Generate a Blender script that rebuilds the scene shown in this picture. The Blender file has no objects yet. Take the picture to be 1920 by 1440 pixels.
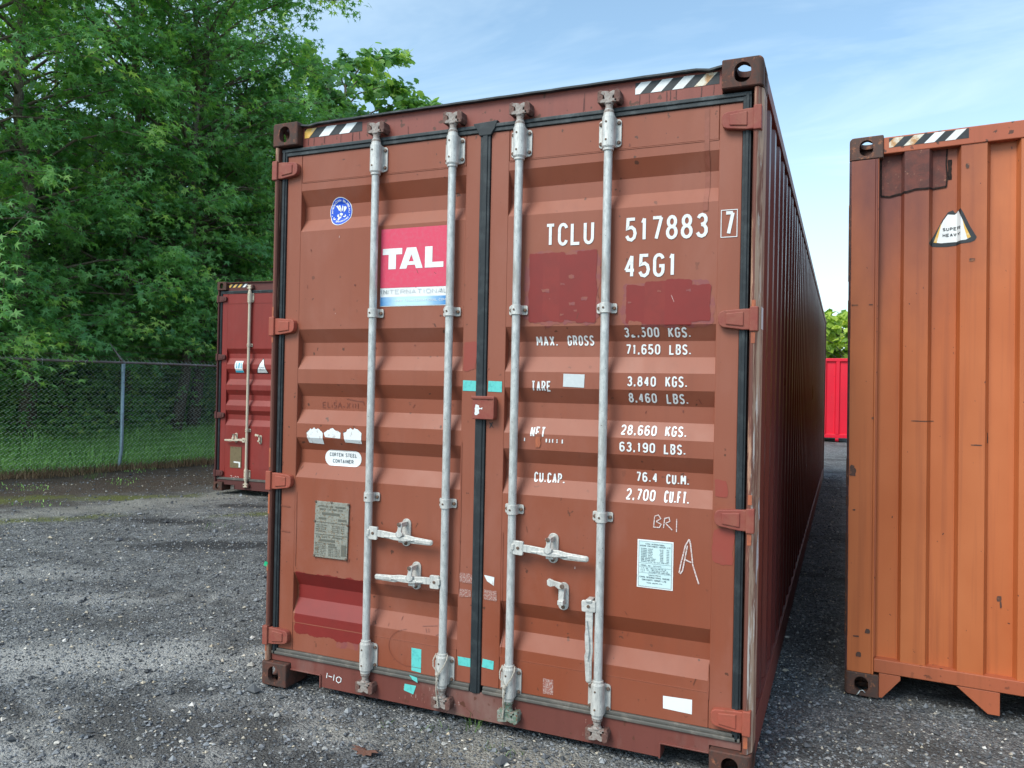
import bpy, bmesh, math, random
import numpy as np
from mathutils import Vector, Matrix, noise
R = math.radians
PI = math.pi
scene = bpy.context.scene
C = scene.collection

# ------------------------------------------------------------------ camera
CAM = Vector((2.750, -3.1945, 1.5594))
yaw, pitch, roll = -0.40433, 0.00399, 0.020132
fwd = Vector((math.sin(yaw) * math.cos(pitch), math.cos(yaw) * math.cos(pitch), math.sin(pitch)))
rgt = Vector((math.cos(yaw), -math.sin(yaw), 0))
upv = rgt.cross(fwd)
rgt, upv = rgt * math.cos(roll) + upv * math.sin(roll), upv * math.cos(roll) - rgt * math.sin(roll)
cd = bpy.data.cameras.new('camera')
cam = bpy.data.objects.new('camera', cd)
C.objects.link(cam)
cd.sensor_width = 36
cd.lens = 1453.8 / 1920 * 36
cd.clip_start = 0.05
cd.clip_end = 2000
m = Matrix((rgt, upv, -fwd)).transposed().to_4x4()
m.translation = CAM
cam.matrix_world = m
scene.camera = cam

# ------------------------------------------------------------------ sky, sun, exposure
SUN_EL, SUN_AZ = R(47), R(-155)         # azimuth from +Y towards +X: veiled sun behind the viewer's left shoulder
world = bpy.data.worlds.new('World')
scene.world = world
world.use_nodes = True
nt = world.node_tree
nt.nodes.clear()
N = nt.nodes.new
L = nt.links.new
out = N('ShaderNodeOutputWorld')
bg = N('ShaderNodeBackground')
bg.inputs['Strength'].default_value = 0.15
L(bg.outputs[0], out.inputs[0])
sky = N('ShaderNodeTexSky')
sky.sky_type = 'NISHITA'
sky.sun_disc = False
sky.sun_elevation = SUN_EL
sky.sun_rotation = SUN_AZ
sky.air_density = 1.1
sky.dust_density = 1.0
sky.ozone_density = 1.6
# thin high cloud: noise on a plane above the viewer
tc = N('ShaderNodeTexCoord')
sep = N('ShaderNodeSeparateXYZ')
L(tc.outputs['Generated'], sep.inputs[0])
mz = N('ShaderNodeMath'); mz.operation = 'MAXIMUM'; mz.inputs[1].default_value = 0.06
L(sep.outputs[2], mz.inputs[0])
dx = N('ShaderNodeMath'); dx.operation = 'DIVIDE'
dy = N('ShaderNodeMath'); dy.operation = 'DIVIDE'
L(sep.outputs[0], dx.inputs[0]); L(mz.outputs[0], dx.inputs[1])
L(sep.outputs[1], dy.inputs[0]); L(mz.outputs[0], dy.inputs[1])
cmb = N('ShaderNodeCombineXYZ')
L(dx.outputs[0], cmb.inputs[0]); L(dy.outputs[0], cmb.inputs[1])
mp = N('ShaderNodeMapping'); mp.inputs['Scale'].default_value = (0.5, 0.9, 1); mp.inputs['Rotation'].default_value = (0, 0, 0.5)
L(cmb.outputs[0], mp.inputs[0])
nz = N('ShaderNodeTexNoise'); nz.inputs['Scale'].default_value = 1.1; nz.inputs['Detail'].default_value = 6; nz.inputs['Roughness'].default_value = 0.6
nz.inputs['Distortion'].default_value = 0.6
L(mp.outputs[0], nz.inputs[0])
cr = N('ShaderNodeMapRange'); cr.inputs['From Min'].default_value = 0.42; cr.inputs['From Max'].default_value = 0.8
cr.inputs['To Min'].default_value = 0.08; cr.inputs['To Max'].default_value = 0.55
L(nz.outputs[0], cr.inputs[0])
hz = N('ShaderNodeMapRange'); hz.inputs['From Min'].default_value = 0.42; hz.inputs['From Max'].default_value = 0.0
hz.inputs['To Min'].default_value = 0.0; hz.inputs['To Max'].default_value = 0.75
L(sep.outputs[2], hz.inputs[0])
mxm = N('ShaderNodeMath'); mxm.operation = 'MAXIMUM'
L(cr.outputs[0], mxm.inputs[0]); L(hz.outputs[0], mxm.inputs[1])
mix = N('ShaderNodeMix'); mix.data_type = 'RGBA'
L(mxm.outputs[0], mix.inputs['Factor'])
wb = N('ShaderNodeMix'); wb.data_type = 'RGBA'; wb.blend_type = 'MULTIPLY'; wb.inputs['Factor'].default_value = 1
L(sky.outputs[0], wb.inputs['A']); wb.inputs['B'].default_value = (0.92, 1.06, 1.02, 1)
L(wb.outputs['Result'], mix.inputs['A'])
mix.inputs['B'].default_value = (5.0, 5.9, 6.35, 1)
L(mix.outputs['Result'], bg.inputs['Color'])

sd = bpy.data.lights.new('sun', 'SUN')
sd.energy = 2.1
sd.angle = R(30)
sd.color = (1.0, 0.95, 0.86)
sun = bpy.data.objects.new('sun', sd)
C.objects.link(sun)
sdir = Vector((math.sin(SUN_AZ) * math.cos(SUN_EL), math.cos(SUN_AZ) * math.cos(SUN_EL), math.sin(SUN_EL)))
sun.rotation_euler = (-sdir).to_track_quat('-Z', 'Y').to_euler()
sun.location = sdir * 40

scene.view_settings.view_transform = 'Standard'
scene.view_settings.look = 'None'
scene.view_settings.gamma = 1
scene.view_settings.use_curve_mapping = False
scene.view_settings.exposure = 0.64
scene.render.engine = 'CYCLES'
scene.cycles.max_bounces = 8
scene.cycles.transparent_max_bounces = 8
scene.cycles.use_denoising = True

# ------------------------------------------------------------------ materials
class Mat:
    """small wrapper round a Principled material"""
    def __init__(s, name, rough=0.6, metal=0.0, spec=0.4):
        s.m = bpy.data.materials.new(name)
        s.m.use_nodes = True
        s.t = s.m.node_tree
        s.b = s.t.nodes['Principled BSDF']
        s.b.inputs['Roughness'].default_value = rough
        s.b.inputs['Metallic'].default_value = metal
        s.b.inputs['Specular IOR Level'].default_value = spec
        s.co = s.t.nodes.new('ShaderNodeTexCoord').outputs['Object']
        s.geo = None
    def n(s, k, **kw):
        x = s.t.nodes.new(k)
        for a, v in kw.items():
            if a in x.inputs.keys(): x.inputs[a].default_value = v
            else: setattr(x, a, v)
        return x
    def l(s, a, b): s.t.links.new(a, b)
    def world(s):
        s.co = s.n('ShaderNodeNewGeometry').outputs['Position']
        return s
    def noise(s, scale, detail=4, rough=0.55, stretch=None, dist=0.0, off=(0, 0, 0)):
        x = s.n('ShaderNodeTexNoise')
        x.inputs['Scale'].default_value = scale; x.inputs['Detail'].default_value = detail
        x.inputs['Roughness'].default_value = rough; x.inputs['Distortion'].default_value = dist
        mp = s.n('ShaderNodeMapping')
        mp.inputs['Scale'].default_value = stretch or (1, 1, 1)
        mp.inputs['Location'].default_value = off
        s.l(s.co, mp.inputs[0]); s.l(mp.outputs[0], x.inputs[0])
        return x.outputs[0]
    def rng(s, v, a, b, c=0.0, d=1.0):
        x = s.n('ShaderNodeMapRange')
        for i, q in zip(('From Min', 'From Max', 'To Min', 'To Max'), (a, b, c, d)): x.inputs[i].default_value = q
        s.l(v, x.inputs[0]); return x.outputs[0]
    def math(s, op, a, b=None):
        x = s.n('ShaderNodeMath'); x.operation = op
        for i, q in enumerate((a, b)):
            if q is None: continue
            if isinstance(q, (int, float)): x.inputs[i].default_value = q
            else: s.l(q, x.inputs[i])
        return x.outputs[0]
    def mix(s, f, a, b, bt='MIX'):
        x = s.n('ShaderNodeMix'); x.data_type = 'RGBA'; x.blend_type = bt
        for k, q in (('Factor', f), ('A', a), ('B', b)):
            if isinstance(q, (int, float)): x.inputs[k].default_value = q
            elif isinstance(q, tuple): x.inputs[k].default_value = (*q, 1)
            else: s.l(q, x.inputs[k])
        return x.outputs['Result']
    def col(s, c): s.l(c, s.b.inputs['Base Color']) if not isinstance(c, tuple) else s.b.inputs['Base Color'].__setattr__('default_value', (*c, 1))
    def bump(s, h, strength=0.3, dist=0.005):
        x = s.n('ShaderNodeBump'); x.inputs['Strength'].default_value = strength; x.inputs['Distance'].default_value = dist
        s.l(h, x.inputs['Height']); s.l(x.outputs[0], s.b.inputs['Normal']); return x
    def rough(s, v): s.l(v, s.b.inputs['Roughness'])

def paint(name, a, b, rough=0.5, rust=(0.10, 0.035, 0.02), rust_at=0.70, streak=0.25, dust=(0.36, 0.2, 0.15), dust_amt=0.35, speck=True):
    M = Mat(name, rough)
    big = M.noise(1.1, 3, 0.5, (1, 1, 0.8))
    c = M.mix(M.rng(big, 0.36, 0.64), a, b)
    st = M.noise(22, 3, 0.6, (1, 1, 0.04))
    c = M.mix(M.rng(st, 0.5, 0.8, 0, streak), c, tuple(x * 0.62 for x in a))
    dn = M.noise(2.6, 6, 0.65, (1, 1, 0.5), 0.3, (3, 1, 2))
    c = M.mix(M.rng(dn, 0.5, 0.75, 0, dust_amt), c, dust)
    if speck:
        fine = M.noise(30, 2, 0.5, None, 0.0, (9, 2, 4))
        gate = M.noise(2.2, 3, 0.6, None, 0.0, (1, 7, 4))
        f = M.math('MULTIPLY', M.rng(fine, rust_at, rust_at + 0.03), M.rng(gate, 0.42, 0.56))
        c = M.mix(f, c, rust)
    M.col(c)
    g = M.noise(350, 2, 0.5)
    w = M.noise(3.0, 2, 0.5, None, 0, (5, 5, 5))
    M.bump(M.math('ADD', M.math('MULTIPLY', g, 0.12), w), 0.25, 0.004)
    M.rough(M.rng(dn, 0.3, 0.7, rough - 0.06, rough + 0.12))
    return M.m

def rusty(name, a, b, c3, scale=14, rough=0.75, stretch=(1, 1, 1), lo=0.42, hi=0.6, lo3=0.55):
    M = Mat(name, rough, spec=0.3)
    n1 = M.noise(scale, 8, 0.7, stretch, 0.4)
    n2 = M.noise(scale * 1.7, 6, 0.7, stretch, 0.2, (3, 3, 3))
    c = M.mix(M.rng(n1, lo, hi), a, b)
    c = M.mix(M.rng(n2, lo3, lo3 + 0.06), c, c3)
    M.col(c)
    M.bump(n1, 0.45, 0.004)
    return M.m

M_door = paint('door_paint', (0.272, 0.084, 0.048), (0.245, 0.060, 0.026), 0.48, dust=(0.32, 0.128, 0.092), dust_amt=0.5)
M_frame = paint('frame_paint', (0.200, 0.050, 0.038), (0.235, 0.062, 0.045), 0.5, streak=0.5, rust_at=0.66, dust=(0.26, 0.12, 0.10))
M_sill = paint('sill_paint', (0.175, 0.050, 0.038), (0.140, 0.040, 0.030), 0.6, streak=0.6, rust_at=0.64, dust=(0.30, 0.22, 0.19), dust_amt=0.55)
M_side = paint('shaded_side_paint', (0.140, 0.033, 0.029), (0.120, 0.028, 0.026), 0.32, streak=0.3, dust=(0.2, 0.08, 0.065), dust_amt=0.3)  # shade of the side painted in: the container's brown made darker
M_post = rusty('scuffed_post', (0.180, 0.062, 0.042), (0.125, 0.052, 0.040), (0.42, 0.24, 0.16), 14, 0.6, (1, 1, 0.08), 0.4, 0.6, 0.57)
M_edge = rusty('worn_edge', (0.22, 0.095, 0.065), (0.50, 0.34, 0.24), (0.74, 0.66, 0.58), 20, 0.7, (1, 1, 0.09), 0.44, 0.54, 0.57)
M_cast = rusty('casting_rust', (0.105, 0.042, 0.030), (0.065, 0.040, 0.033), (0.26, 0.10, 0.055), 26, 0.75, (1, 1, 0.7), 0.42, 0.58, 0.60)
M_hinge = rusty('hinge_paint', (0.270, 0.085, 0.058), (0.250, 0.060, 0.045), (0.16, 0.055, 0.03), 18, 0.55, (1, 1, 1), 0.4, 0.6, 0.63)
M_hinge_o = rusty('hinge_orange', (0.30, 0.080, 0.050), (0.35, 0.085, 0.055), (0.22, 0.07, 0.03), 18, 0.55, (1, 1, 1), 0.4, 0.6, 0.63)
M_primer = rusty('primer_orange', (0.42, 0.125, 0.058), (0.30, 0.09, 0.05), (0.16, 0.06, 0.03), 30, 0.6, (1, 1, .5), 0.45, 0.6, 0.62)

def galv(name, a=(0.62, 0.63, 0.61), b=(0.42, 0.44, 0.43), d=(0.24, 0.21, 0.17)):
    M = Mat(name, 0.45, 0.25)
    n1 = M.noise(60, 6, 0.7, (1, 1, 0.35))
    n2 = M.noise(9, 5, 0.65, (1, 1, 0.4), 0.2, (2, 8, 1))
    c = M.mix(M.rng(n1, 0.4, 0.62), a, b)
    c = M.mix(M.rng(n2, 0.5, 0.78, 0, 0.7), c, d)
    sp = M.noise(120, 3, 0.6, None, 0, (4, 4, 4))
    c = M.mix(M.rng(sp, 0.66, 0.72, 0, 0.8), c, (0.10, 0.075, 0.06))
    M.col(c); M.bump(n1, 0.2, 0.001)
    return M.m
M_rod = galv('galvanised_rod')
M_brk = galv('galvanised_casting', (0.66, 0.65, 0.61), (0.46, 0.46, 0.44), (0.26, 0.21, 0.16))
M_cam = rusty('dirty_cam', (0.12, 0.055, 0.045), (0.17, 0.10, 0.08), (0.08, 0.04, 0.035), 40, 0.7)
M_camg = rusty('green_cam', (0.10, 0.17, 0.12), (0.28, 0.28, 0.25), (0.16, 0.06, 0.03), 40, 0.6)
M_bolt = rusty('bolt_rust', (0.11, 0.07, 0.05), (0.16, 0.12, 0.1), (0.2, 0.1, 0.05), 60, 0.6)
M_cream = rusty('cream_rod', (0.58, 0.50, 0.38), (0.50, 0.44, 0.35), (0.3, 0.2, 0.12), 20, 0.5, (1, 1, .3), 0.4, 0.6, 0.68)

def rubber(name, a, b):
    M = Mat(name, 0.55, spec=0.35)
    n1 = M.noise(14, 5, 0.65, (1, 1, 1), 0.5)
    M.col(M.mix(M.rng(n1, 0.5, 0.72), a, b)); M.bump(M.noise(60, 4, 0.6), 0.25, 0.002)
    return M.m
M_rub = rubber('black_rubber', (0.018, 0.024, 0.028), (0.042, 0.052, 0.056))
M_rubt = rubber('weathered_rubber', (0.028, 0.036, 0.040), (0.085, 0.10, 0.105))
M_rubd = rubber('dusty_rubber', (0.10, 0.095, 0.085), (0.19, 0.17, 0.145))

M_red = paint('dark_red_paint', (0.25, 0.026, 0.020), (0.20, 0.023, 0.018), 0.45, streak=0.4, dust=(0.26, 0.06, 0.055), dust_amt=0.4)
M_redf = paint('dark_red_frame', (0.085, 0.024, 0.022), (0.11, 0.03, 0.026), 0.6, streak=0.5, dust=(0.15, 0.08, 0.07))
M_far = paint('bright_red_paint', (0.74, 0.010, 0.035), (0.68, 0.010, 0.032), 0.4, streak=0.25, dust=(0.62, 0.04, 0.05), dust_amt=0.2)

def orange():
    M = Mat('orange_paint', 0.48)
    a, b = (0.54, 0.160, 0.055), (0.46, 0.120, 0.036)
    c = M.mix(M.rng(M.noise(1.3, 4, 0.6, (1, 1, 0.5)), 0.38, 0.62), a, b)
    st = M.noise(26, 4, 0.6, (1, 1, 0.03))
    c = M.mix(M.rng(st, 0.5, 0.78, 0, 0.5), c, (0.26, 0.065, 0.028))
    # old soot-brown stain spreading from the repaired patch and down the post
    sx = M.n('ShaderNodeSeparateXYZ'); M.l(M.co, sx.inputs[0])
    ex = M.math('DIVIDE', M.math('SUBTRACT', sx.outputs[0], 0.20), 0.62)
    ez = M.math('DIVIDE', M.math('SUBTRACT', sx.outputs[2], 2.82), 1.15)
    d = M.math('SQRT', M.math('ADD', M.math('MULTIPLY', ex, ex), M.math('MULTIPLY', ez, ez)))
    d = M.math('ADD', d, M.math('MULTIPLY', M.math('SUBTRACT', M.noise(5, 6, 0.6, (1, 1, .4)), 0.5), 0.7))
    c = M.mix(M.rng(d, 0.95, 0.15, 0, 0.92), c, (0.13, 0.035, 0.032))
    fine = M.noise(48, 2, 0.5, (1, 1, .8), 0.0, (9, 2, 4))
    c = M.mix(M.rng(fine, 0.75, 0.77), c, (0.10, 0.03, 0.02))
    M.col(c)
    M.bump(M.math('ADD', M.math('MULTIPLY', M.noise(350, 2), 0.1), M.noise(3.5, 3, .5)), 0.3, 0.006)
    return M.m
M_orange = orange()
M_orange_d = paint('orange_rail_paint', (0.44, 0.125, 0.055), (0.38, 0.095, 0.045), 0.5, streak=0.6, rust_at=0.64, dust=(0.33, 0.10, 0.06))
M_cast_o = rusty('grey_rust_casting', (0.115, 0.055, 0.040), (0.085, 0.055, 0.046), (0.26, 0.11, 0.06), 24, 0.7)
M_cast_g = rusty('purple_grey_casting', (0.085, 0.052, 0.058), (0.12, 0.075, 0.08), (0.17, 0.085, 0.075), 20, 0.65)
M_patch = rusty('rusted_patch', (0.17, 0.055, 0.042), (0.11, 0.045, 0.038), (0.30, 0.15, 0.10), 24, 0.7, (1, 1, 1), 0.4, 0.6, 0.62)
M_crack = rusty('black_crack', (0.012, 0.008, 0.008), (0.03, 0.018, 0.015), (0.06, 0.03, 0.02), 60, 0.9)

def flat(name, c, c2=None, scale=30, lo=0.5, hi=0.7, rough=0.5):
    M = Mat(name, rough)
    M.col(M.mix(M.rng(M.noise(scale, 5, 0.6), lo, hi), c, c2 or tuple(x * 0.82 for x in c)))
    return M.m
M_white = flat('white_lettering', (0.74, 0.76, 0.76), (0.60, 0.58, 0.56), 45, 0.55, 0.72)
M_chalk = flat('chalk', (0.66, 0.56, 0.54), (0.45, 0.25, 0.2), 160, 0.5, 0.6)
M_marker = flat('faint_marker', (0.16, 0.045, 0.03), (0.24, 0.07, 0.045), 120)
M_black = flat('sticker_black', (0.022, 0.026, 0.030), (0.04, 0.045, 0.05))
M_swhite = flat('sticker_white', (0.78, 0.80, 0.80), (0.68, 0.69, 0.68), 12)
M_yellow = flat('faded_yellow', (0.72, 0.42, 0.08), (0.70, 0.60, 0.42), 25)
M_rustwhite = flat('rust_stained_white', (0.70, 0.66, 0.55), (0.50, 0.26, 0.10), 22, 0.45, 0.6)
M_blue = flat('sticker_blue', (0.010, 0.080, 0.56), (0.02, 0.10, 0.6))
M_talred = flat('faded_sign_red', (0.66, 0.055, 0.115), (0.62, 0.085, 0.14), 50, 0.45, 0.7)
M_pgrey = flat('faded_grey_print', (0.54, 0.58, 0.59), (0.60, 0.63, 0.64), 60)
M_print = flat('small_print', (0.09, 0.12, 0.14), (0.2, 0.24, 0.26), 200)
M_paper = flat('pale_blue_label', (0.58, 0.74, 0.74), (0.52, 0.69, 0.70), 20)
M_teal = flat('teal_tape', (0.12, 0.56, 0.52), (0.08, 0.42, 0.40), 60)
M_torn = flat('torn_paper', (0.74, 0.77, 0.77), (0.55, 0.52, 0.5), 60, 0.55, 0.65)
M_touch = flat('touch_up_red', (0.215, 0.020, 0.016), (0.19, 0.020, 0.016), 9, 0.42, 0.7, 0.5)
M_mauve = flat('mauve_smear', (0.24, 0.066, 0.062), (0.27, 0.080, 0.055), 30, 0.45, 0.55)
M_touch2 = flat('brown_touch_up', (0.285, 0.055, 0.038), (0.27, 0.06, 0.04), 20)
M_plate = rusty('data_plate', (0.29, 0.29, 0.25), (0.22, 0.22, 0.19), (0.20, 0.13, 0.07), 60, 0.45)
M_plated = flat('plate_engraving', (0.12, 0.12, 0.10), (0.16, 0.14, 0.1), 100)
M_rope = flat('grey_rope', (0.42, 0.38, 0.32), (0.28, 0.25, 0.21), 120)
M_green = flat('green_tape', (0.01, 0.35, 0.16))
M_residue = flat('tape_residue', (0.42, 0.30, 0.27), (0.30, 0.11, 0.08), 160, 0.42, 0.52)

def gradient_blue():
    M = Mat('blue_fade_print', 0.5)
    sx = M.n('ShaderNodeSeparateXYZ'); M.l(M.co, sx.inputs[0])
    d = M.math('ADD', M.math('ABSOLUTE', M.math('SUBTRACT', sx.outputs[0], 0.83)), M.math('MULTIPLY', M.noise(18, 4), 0.05))
    M.col(M.mix(M.rng(d, 0.10, 0.21), (0.50, 0.72, 0.80), (0.03, 0.22, 0.55)))
    return M.m
M_bfade = gradient_blue()

# ------------------------------------------------------------------ mesh builder
class MB:
    def __init__(s): s.v = []; s.f = []; s.sm = []; s.mi = []; s.cur = 0
    def add(s, vs, fs, smooth=False):
        b = len(s.v); s.v += [tuple(p) for p in vs]
        for f in fs: s.f.append(tuple(b + i for i in f)); s.sm.append(smooth); s.mi.append(s.cur)
        return s
    def box(s, x0, x1, y0, y1, z0, z1):
        vs = [(x, y, z) for z in (z0, z1) for y in (y0, y1) for x in (x0, x1)]
        return s.add(vs, [(0, 2, 3, 1), (4, 5, 7, 6), (0, 1, 5, 4), (2, 6, 7, 3), (0, 4, 6, 2), (1, 3, 7, 5)])
    def tube(s, p0, p1, r0, r1=None, n=12, caps=True):
        return s.path([p0, p1], [r0, r0 if r1 is None else r1], n, caps)
    def path(s, pts, rs, n=8, caps=True, smooth=True):
        pts = [Vector(p) for p in pts]
        if isinstance(rs, (int, float)): rs = [rs] * len(pts)
        vs = []; ref = None
        for i, p in enumerate(pts):
            d = (pts[min(i + 1, len(pts) - 1)] - pts[max(i - 1, 0)])
            d = d.normalized() if d.length > 1e-9 else Vector((0, 0, 1))
            if ref is None:
                ref = d.orthogonal().normalized()
            ref = (ref - d * ref.dot(d))
            ref = ref.normalized() if ref.length > 1e-6 else d.orthogonal().normalized()
            q = d.cross(ref)
            for k in range(n):
                a = 2 * PI * k / n
                vs.append(p + (ref * math.cos(a) + q * math.sin(a)) * rs[i])
        fs = []
        for i in range(len(pts) - 1):
            for k in range(n):
                a, b = i * n + k, i * n + (k + 1) % n
                fs.append((a, b, b + n, a + n))
        s.add(vs, fs, smooth)
        if caps:
            b = len(s.v) - len(vs)
            s.f.append(tuple(b + k for k in reversed(range(n)))); s.sm.append(False); s.mi.append(s.cur)
            s.f.append(tuple(b + (len(pts) - 1) * n + k for k in range(n))); s.sm.append(False); s.mi.append(s.cur)
        return s
    def lathe(s, c, axis, prof, n=16):
        """prof: list of (t along axis, radius)"""
        c = Vector(c); axis = Vector(axis).normalized()
        return s.path([c + axis * t for t, r in prof], [max(r, 1e-4) for t, r in prof], n, True, False)
    def prism(s, poly, y0, y1, plane='xz'):
        """extrude polygon given in a plane; xz -> along y, yz -> along x, xy -> along z"""
        n = len(poly)
        def P(a, b, c):
            return {'xz': (a, c, b), 'yz': (c, a, b), 'xy': (a, b, c)}[plane]
        vs = [P(a, b, y0) for a, b in poly] + [P(a, b, y1) for a, b in poly]
        fs = [tuple(range(n)), tuple(range(2 * n - 1, n - 1, -1))]
        fs += [(i, i + n, (i + 1) % n + n, (i + 1) % n) for i in range(n)]
        return s.add(vs, fs)
    def build(s, name, mat, parent=None, bevel=0.0, kind=None, label=None, seg=2):
        me = bpy.data.meshes.new(name)
        me.from_pydata(s.v, [], s.f)
        me.polygons.foreach_set('use_smooth', s.sm)
        me.polygons.foreach_set('material_index', s.mi)
        bm = bmesh.new(); bm.from_mesh(me)
        bmesh.ops.recalc_face_normals(bm, faces=bm.faces)
        bm.to_mesh(me); bm.free()
        for q in (mat if isinstance(mat, (list, tuple)) else [mat]): me.materials.append(q)
        o = bpy.data.objects.new(name, me); C.objects.link(o)
        if parent: o.parent = parent
        if bevel:
            b = o.modifiers.new('bevel', 'BEVEL'); b.width = bevel; b.segments = seg; b.limit_method = 'ANGLE'; b.angle_limit = R(40)
            b.use_clamp_overlap = True
        if kind: o['kind'] = kind
        if label: o['label'] = label
        return o

def rrect(x0, x1, z0, z1, r, n=4):
    p = []
    for cx, cz, a in ((x1 - r, z1 - r, 0), (x0 + r, z1 - r, 90), (x0 + r, z0 + r, 180), (x1 - r, z0 + r, 270)):
        for k in range(n + 1):
            t = R(a + 90 * k / n); p.append((cx + r * math.cos(t), cz + r * math.sin(t)))
    return p

def thing(name, label, cat, loc=(0, 0, 0), rz=0.0, group=None):
    o = bpy.data.objects.new(name, None); C.objects.link(o)
    o.empty_display_size = 0.2
    o.location = loc; o.rotation_euler = (0, 0, rz)
    o['label'] = label; o['category'] = cat
    if group: o['group'] = group
    return o
def tag(o, label, cat, group=None):
    o['label'] = label; o['category'] = cat
    if group: o['group'] = group
    return o
def link_copy(o, parent, loc=None, rot=None, scale=None):
    c = o.copy(); C.objects.link(c); c.parent = parent
    if loc is not None: c.location = loc
    if rot is not None: c.rotation_euler = rot
    if scale is not None: c.scale = scale
    return c
def np_mesh(name, verts, faces_flat, nper, mat, parent=None, attr=None, smooth=False):
    """fast mesh from numpy: verts (N,3), faces (M,nper)"""
    me = bpy.data.meshes.new(name)
    nv, nf = len(verts), len(faces_flat)
    me.vertices.add(nv); me.vertices.foreach_set('co', np.ascontiguousarray(verts, dtype=np.float32).ravel())
    me.loops.add(nf * nper); me.loops.foreach_set('vertex_index', np.ascontiguousarray(faces_flat, dtype=np.int32).ravel())
    me.polygons.add(nf)
    me.polygons.foreach_set('loop_start', np.arange(0, nf * nper, nper, dtype=np.int32))
    me.polygons.foreach_set('use_smooth', np.full(nf, smooth))
    me.update(calc_edges=True)
    if attr is not None:
        a = me.attributes.new('tone', 'FLOAT', 'POINT'); a.data.foreach_set('value', np.ascontiguousarray(attr, dtype=np.float32))
    me.materials.append(mat)
    o = bpy.data.objects.new(name, me); C.objects.link(o)
    if parent: o.parent = parent
    return o

# ------------------------------------------------------------------ ground
rng = np.random.default_rng(7)
def pnoise(x, y, s=1.0, seed=0.0): return noise.noise(Vector((x * s + seed, y * s - seed, seed * 1.7)))
def gh(x, y):
    """ground height"""
    near = max(0.0, min(1.0, (-(x) - 1.0) / 4.0))            # flat under the containers, lumpier on the open yard
    h = 0.025 * near * pnoise(x, y, 0.5, 3) + (0.006 + 0.022 * near) * pnoise(x, y, 1.7, 8)
    h += (0.005 + 0.009 * near) * pnoise(x, y, 6, 5)
    # wheel ruts crossing the yard
    t = (x + 1.9) * 0.80 - (y - 0.9) * 0.45
    for off in (0.0, 0.5, 1.9): h -= 0.022 * near * math.exp(-((t - off) / 0.16) ** 2) * (0.5 + 0.5 * abs(pnoise(x, y, 0.7, 2)))
    if x < -6.0: h += 0.11 * min(1, (-6.0 - x) / 5) * min(1, max(0, y / 8))
    fx = x - (-9.15 + (y - 4.66) * 0.285)
    if fx < -0.2: h += min(0.35, (-0.2 - fx) * 0.10)
    return h - 0.012
def axis(lo, hi, dlo, dhi, step, big):
    a = list(np.arange(dlo, dhi, step))
    x = dlo; s = step
    while x > lo: s = min(s * 1.35, big); x -= s; a.insert(0, x)
    x = a[-1]; s = step
    while x < hi: s = min(s * 1.35, big); x += s; a.append(x)
    return np.array(a)
ax = axis(-600, 600, -13, 4.5, 0.055, 60)
ay = axis(-60, 900, -2.2, 11, 0.055, 60)
gv = np.zeros((len(ay), len(ax), 3))
for j, y in enumerate(ay):
    for i, x in enumerate(ax):
        inside = -30 < x < 20 and -20 < y < 45
        gv[j, i] = (x, y, gh(x, y) if inside else (0.2 if x < -9 else -0.012))
nx, ny = len(ax), len(ay)
idx = np.arange(nx * ny).reshape(ny, nx)
gf = np.stack([idx[:-1, :-1], idx[:-1, 1:], idx[1:, 1:], idx[1:, :-1]], -1).reshape(-1, 4)

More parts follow.
